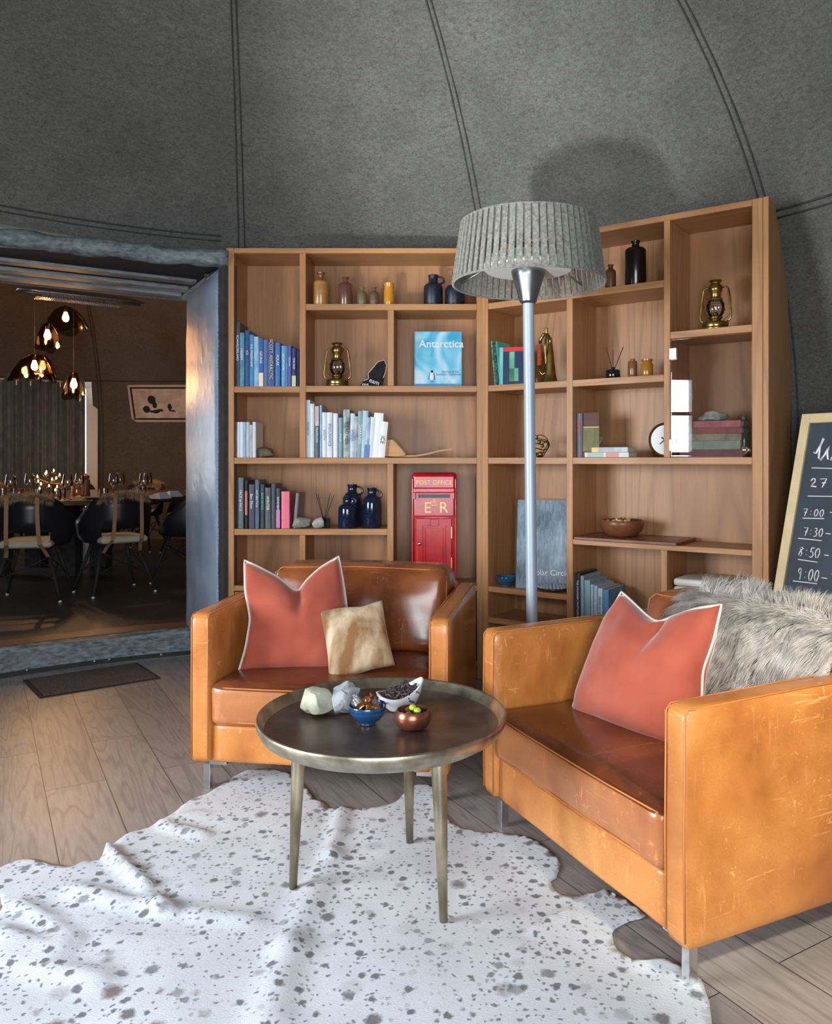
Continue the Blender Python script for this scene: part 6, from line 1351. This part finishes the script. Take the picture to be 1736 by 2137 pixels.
for px, Y, lb in ((5, 6.7, 'clear tumbler at the outer edge of the doorway view'), (78, 6.8, 'clear tumbler left of the glowing candle ball'), (118, 6.6, 'clear tumbler just right of the glowing candle ball'), (128, 6.9, 'clear tumbler below the tall wine glass'), (217, 6.75, 'clear tumbler beside the folded napkin'), (286, 7.0, 'clear tumbler below the picture'), (297, 7.4, 'clear tumbler behind the lone wine glass')):
    tumbler(at(px, 1040, Y), M['glass'], lb)
for px, Y, lb in ((40, 6.8, 'lit tealight in an amber glass beside the outermost wine glass'), (160, 7.3, 'lit tealight in an amber glass beside the pepper mill')): tumbler(at(px, 1040, Y), amber, lb, 0.045, 0.085, True, 'amber tealight holders', 'candle holder', 'tealight_holder')
# pepper mill
q = at(178, 1035, 7.3); pm_ = empty('pepper_mill', (q.x, q.y, TT+0.001), 0, 'turned brown wooden pepper mill on the dining table', 'pepper mill'); bm = NB()
lathe(bm, [(0, 0), (0.042, 0), (0.044, 0.02), (0.036, 0.05), (0.034, 0.10), (0.040, 0.125), (0.040, 0.15), (0, 0.15)], 24); obj('body', bm, M['walnut'], pm_, smooth=True, angle=50)
bm = NB(); lathe(bm, [(0, 0.150), (0.026, 0.152), (0.038, 0.165), (0.036, 0.185), (0.012, 0.195), (0.012, 0.202), (0, 0.205)], 24); obj('cap', bm, M['walnut'], pm_, smooth=True, angle=50)
# candle ball: geometric tealight cluster
q = at(103, 1040, 7.2); cb2 = empty('candle_centrepiece', (q.x, q.y, TT+0.001), 0, 'glowing cluster of tealights on a wire ball in the middle of the dining table', 'candle holder'); bm = NB()
P_ = []
for k in range(14):
    ph = pi*(3-sqrt(5))*k; z = 1-1.9*(k+0.5)/14; r = sqrt(max(0, 1-z*z)); P_.append(Vector((0.11*r*cos(ph), 0.11*r*sin(ph), 0.12+0.10*z)))
for k, a in enumerate(P_): tube(bm, [(0, 0, 0.12), a], 0.003, 5)
tube(bm, [(0, 0, 0), (0, 0, 0.12)], 0.006, 6); obj('wire_frame', bm, M['brass_d'], cb2)
for a in P_:
    bm = NB(); lathe(bm, [(0, -0.006), (0.017, -0.006), (0.019, 0.01), (0.016, 0.01), (0, 0.0)], 12, a); cc_ = obj('candle_cup', bm, M['brass'], cb2, smooth=True)
    bm = NB(); lathe(bm, [(0, 0.008), (0.007, 0.016), (0.005, 0.026), (0, 0.036)], 8, a); obj('flame', bm, M['flame'], cc_, smooth=True)
l = bpy.data.lights.new('candle_glow', 'POINT'); l.energy = 2.5; l.color = (1, 0.55, 0.25); l.shadow_soft_size = 0.1; lo_ = bpy.data.objects.new('candle_glow', l); COL.objects.link(lo_); lo_.location = (q.x, q.y, TT+0.42)
# napkins
for px, Y, rz, lb in ((220, 6.35, 0.5, 'folded white napkin by the middle near-side chair'), (325, 6.75, -0.3, 'folded white napkin below the framed picture'), (352, 7.1, -0.5, 'folded beige napkin beside the fur-topped chair')):
    q = at(px, 1050, Y); bm = NB(); A_ = [bm.verts.new(p) for p in ((-0.11, -0.06, 0.002), (0.10, -0.07, 0.002), (0.12, 0.06, 0.002), (-0.10, 0.07, 0.002))]; B_ = [bm.verts.new(p) for p in ((-0.10, -0.02, 0.012), (0.06, -0.04, 0.055), (0.08, 0.04, 0.055), (-0.09, 0.03, 0.012))]
    bm.faces.new(A_[::-1]); bm.faces.new(B_); bridge(bm, A_, B_); o = obj('napkin', bm, simple('linen_napkin', hexc(190, 196, 210), 0.8), loc=(q.x, q.y, TT), rot=(0, 0, rz)); setp(o, lb, 'napkin', 'napkins on the dining table')
# place settings
for k, dg_ in enumerate((-68, -45, -25)):
    a = radians(dg_); q = Vector((TD.x+(TR-0.22)*cos(a), TD.y+(TR-0.22)*sin(a), TT+0.001)); bm = NB(); lathe(bm, [(0, 0), (0.09, 0), (0.135, 0.012), (0.137, 0.016), (0.09, 0.006), (0, 0.005)], 32)
    o = obj('dinner_plate', bm, M['navymat'], smooth=True, loc=q); setp(o, ('dark plate laid at the outermost near-side chair', 'dark plate laid at the middle near-side chair', 'dark plate laid at the chair beside the reveal')[k], 'plate', 'dark plates on the dining table')
# pendant lamps
smoke = bpy.data.materials.new('smoked_glass'); smoke.use_nodes = True; nt_ = smoke.node_tree; nt_.nodes.clear(); out_ = nt_.nodes.new('ShaderNodeOutputMaterial'); t_ = nt_.nodes.new('ShaderNodeBsdfTransparent'); t_.inputs[0].default_value = (0.40, 0.30, 0.22, 1); g_ = nt_.nodes.new('ShaderNodeBsdfGlossy'); g_.inputs[0].default_value = (0.8, 0.7, 0.6, 1); g_.inputs[1].default_value = 0.08
mx_ = nt_.nodes.new('ShaderNodeMixShader'); mx_.inputs[0].default_value = 0.06; nt_.links.new(t_.outputs[0], mx_.inputs[1]); nt_.links.new(g_.outputs[0], mx_.inputs[2]); nt_.links.new(mx_.outputs[0], out_.inputs[0])
M['bulb'] = emis('warm_filament_bulb', (1.0, 0.60, 0.22), 45)
pend = [(137, 661, 7.6, 0.17, 'smoked-glass pendant lamp, highest of the five over the table'), (99, 698, 7.3, 0.10, 'slim smoked-glass pendant lamp, second highest of the five'), (72, 762, 7.5, 0.19, 'wide smoked-glass pendant lamp, outer one of the low pair'), (89, 762, 8.1, 0.12, 'smoked-glass pendant lamp, tucked behind the wide low one'), (154, 800, 7.4, 0.09, 'slim smoked-glass pendant lamp, lowest of the five')]
for i, (px, py, Y, R_, lb) in enumerate(pend):
    q = at(px, py, Y); o = empty('pendant_lamp', q, 0, lb, 'lamp', 'cluster of pendant lamps over the dining table')
    k = kprof2 = sqrt(max(0.02, 1-((min(q.z+2, 3.6)-1.3)/2.4)**2.1)); d_c = (Vector((q.x, q.y))-C2).length/R2; zc = 1.3+2.4*(max(0, 1-d_c**2))**(1/2.1)
    bm = NB(); tube(bm, [(0, 0, 0.075), (0, 0, zc-q.z)], 0.0025, 6); obj('cord', bm, M['blackmat'], o)
    bm = NB(); tube(bm, [(0, 0, 0.045), (0, 0, 0.10)], 0.014, 10); obj('socket', bm, M['brass_d'], o, smooth=True)
    bm = NB(); lathe(bm, [(0, -0.05), (0.018, -0.045), (0.03, -0.025), (0.031, -0.008), (0.022, 0.02), (0.014, 0.045), (0, 0.048)], 20); obj('bulb', bm, M['bulb'], o, smooth=True)
    bm = NB(); n = 36; rings = []; rg = random.Random(i+3)
    ph = rg.random()*6
    for (r, z) in ((0.03, 0.10), (R_*0.55, 0.06), (R_*0.85, -0.03), (R_, -0.13)):
        rings.append([bm.verts.new(((r*(1+0.25*sin(3*t*2*pi/n+ph)*(0.10-z)/0.23))*cos(t*2*pi/n), (r*(1+0.25*sin(3*t*2*pi/n+ph)*(0.10-z)/0.23))*sin(t*2*pi/n), z+0.03*(0.10-z)/0.2*sin(2*t*2*pi/n+ph))) for t in range(n)])
    for a, b in zip(rings, rings[1:]): bridge(bm, a, b)
    obj('glass_shade', bm, smoke, o, smooth=True)
    l = bpy.data.lights.new('pendant_light', 'POINT'); l.energy = 16; l.color = (1.0, 0.58, 0.26); l.shadow_soft_size = 0.04; lo_ = bpy.data.objects.new('pendant_light', l); COL.objects.link(lo_); lo_.location = q-Vector((0, 0, 0.09))
# infrared heater bar
qa, qb = at(36, 612, 5.9), at(297, 641, 6.45); dq = qb-qa; Lh = dq.length
ht = empty('infrared_heater', qa, atan2(dq.y, dq.x), 'long silver infrared heater bar hung above the dining room entrance', 'heater')
bm = NB(); n = 14; rows = []
for x in (0.0, 0.14, Lh-0.14, Lh):
    rows.append([bm.verts.new((x, 0.07*cos(pi*t/n), 0.02+0.05*sin(pi*t/n)*(1 if 0.1 < x < Lh-0.1 else 0.25))) for t in range(n+1)])
for a, b in zip(rows, rows[1:]):
    for t in range(n): bm.faces.new((a[t], b[t], b[t+1], a[t+1]))
hb = obj('reflector', bm, M['steel'], ht, smooth=True); md = hb.modifiers.new('t', 'SOLIDIFY'); md.thickness = 0.004
bm = NB()
for i in range(34): x = 0.16+(Lh-0.34)*i/33; tube(bm, [(x, -0.068, 0.02), (x, -0.05, -0.015), (x, 0.05, -0.015), (x, 0.068, 0.02)], 0.0026, 5)
for y in (-0.05, 0.0, 0.05): tube(bm, [(0.12, y, -0.016), (Lh-0.14, y, -0.016)], 0.0025, 5)
obj('guard_grille', bm, M['chrome'], ht)
for x in (0.35, Lh-0.35): bm = NB(); tube(bm, [(x, 0, 0.06), (x, 0, 0.52)], 0.006, 6); obj('hanger', bm, M['blackmat'], ht)
# framed picture on the dining wall
az = az2(338, 1.95); pc_ = wall2(az, 1.95, -0.03); zpc = CAMH+(960-842)/FPX*pc_.y
pf = empty('framed_picture', (pc_.x, pc_.y, zpc), az-pi/2-pi+pi, 'pale framed snowy photograph hanging on the dining room felt wall', 'picture'); 
hx, hz = 66/FPX*pc_.y, 40/FPX*pc_.y; pf.rotation_euler = (atan2((wall2(az, 1.75)-wall2(az, 2.2)).xy.length, 0.45), 0, az-pi/2)
bm = NB(); t = 0.028
box(bm, -hx, hx, -0.012, 0.012, -hz, -hz+t, 0.002); box(bm, -hx, hx, -0.012, 0.012, hz-t, hz, 0.002); box(bm, -hx, -hx+t, -0.012, 0.012, -hz, hz, 0.002); box(bm, hx-t, hx, -0.012, 0.012, -hz, hz, 0.002); obj('frame', bm, simple('blush_white_frame', hexc(214, 196, 186), 0.5), pf)
bm = NB(); box(bm, -hx+t, hx-t, -0.002, 0.004, -hz+t, hz-t); obj('mount', bm, simple('charcoal_mount', hexc(52, 48, 50), 0.7), pf)
bm = NB(); box(bm, -hx+t+0.025, hx-t-0.025, -0.005, 0.0, -hz+t+0.025, hz-t-0.025)
m_, nt2, b_ = nm('snow_photo'); v_ = coords(nt2); nt2.links.new(ramp(nt2, tnoise(nt2, v_, 5, 4), [(0.35, hexc(190, 168, 150)), (0.6, hexc(226, 214, 204))]), b_.inputs['Base Color']); obj('print', bm, m_, pf)
bm = NB()
for (x_, z_, sx2, sz2) in ((-0.12, 0.05, 0.055, 0.06), (-0.09, -0.02, 0.03, 0.05), (-0.03, -0.09, 0.05, 0.02), (-0.10, -0.11, 0.07, 0.022), (0.10, -0.05, 0.03, 0.045), (0.13, -0.10, 0.05, 0.012), (-0.20, -0.08, 0.05, 0.05)): bmesh.ops.create_uvsphere(bm, u_segments=10, v_segments=8, radius=1, matrix=Matrix.Translation((x_, -0.0052, z_)) @ Matrix.Diagonal((sx2, 0.0012, sz2, 1)))
for v in bm.verts: v.co += Vector((noise.noise(v.co*30), 0, noise.noise(v.co*30+Vector((5, 0, 0)))))*0.012
obj('printed_figures', bm, simple('dark_print', hexc(40, 38, 46), 0.6), pf)
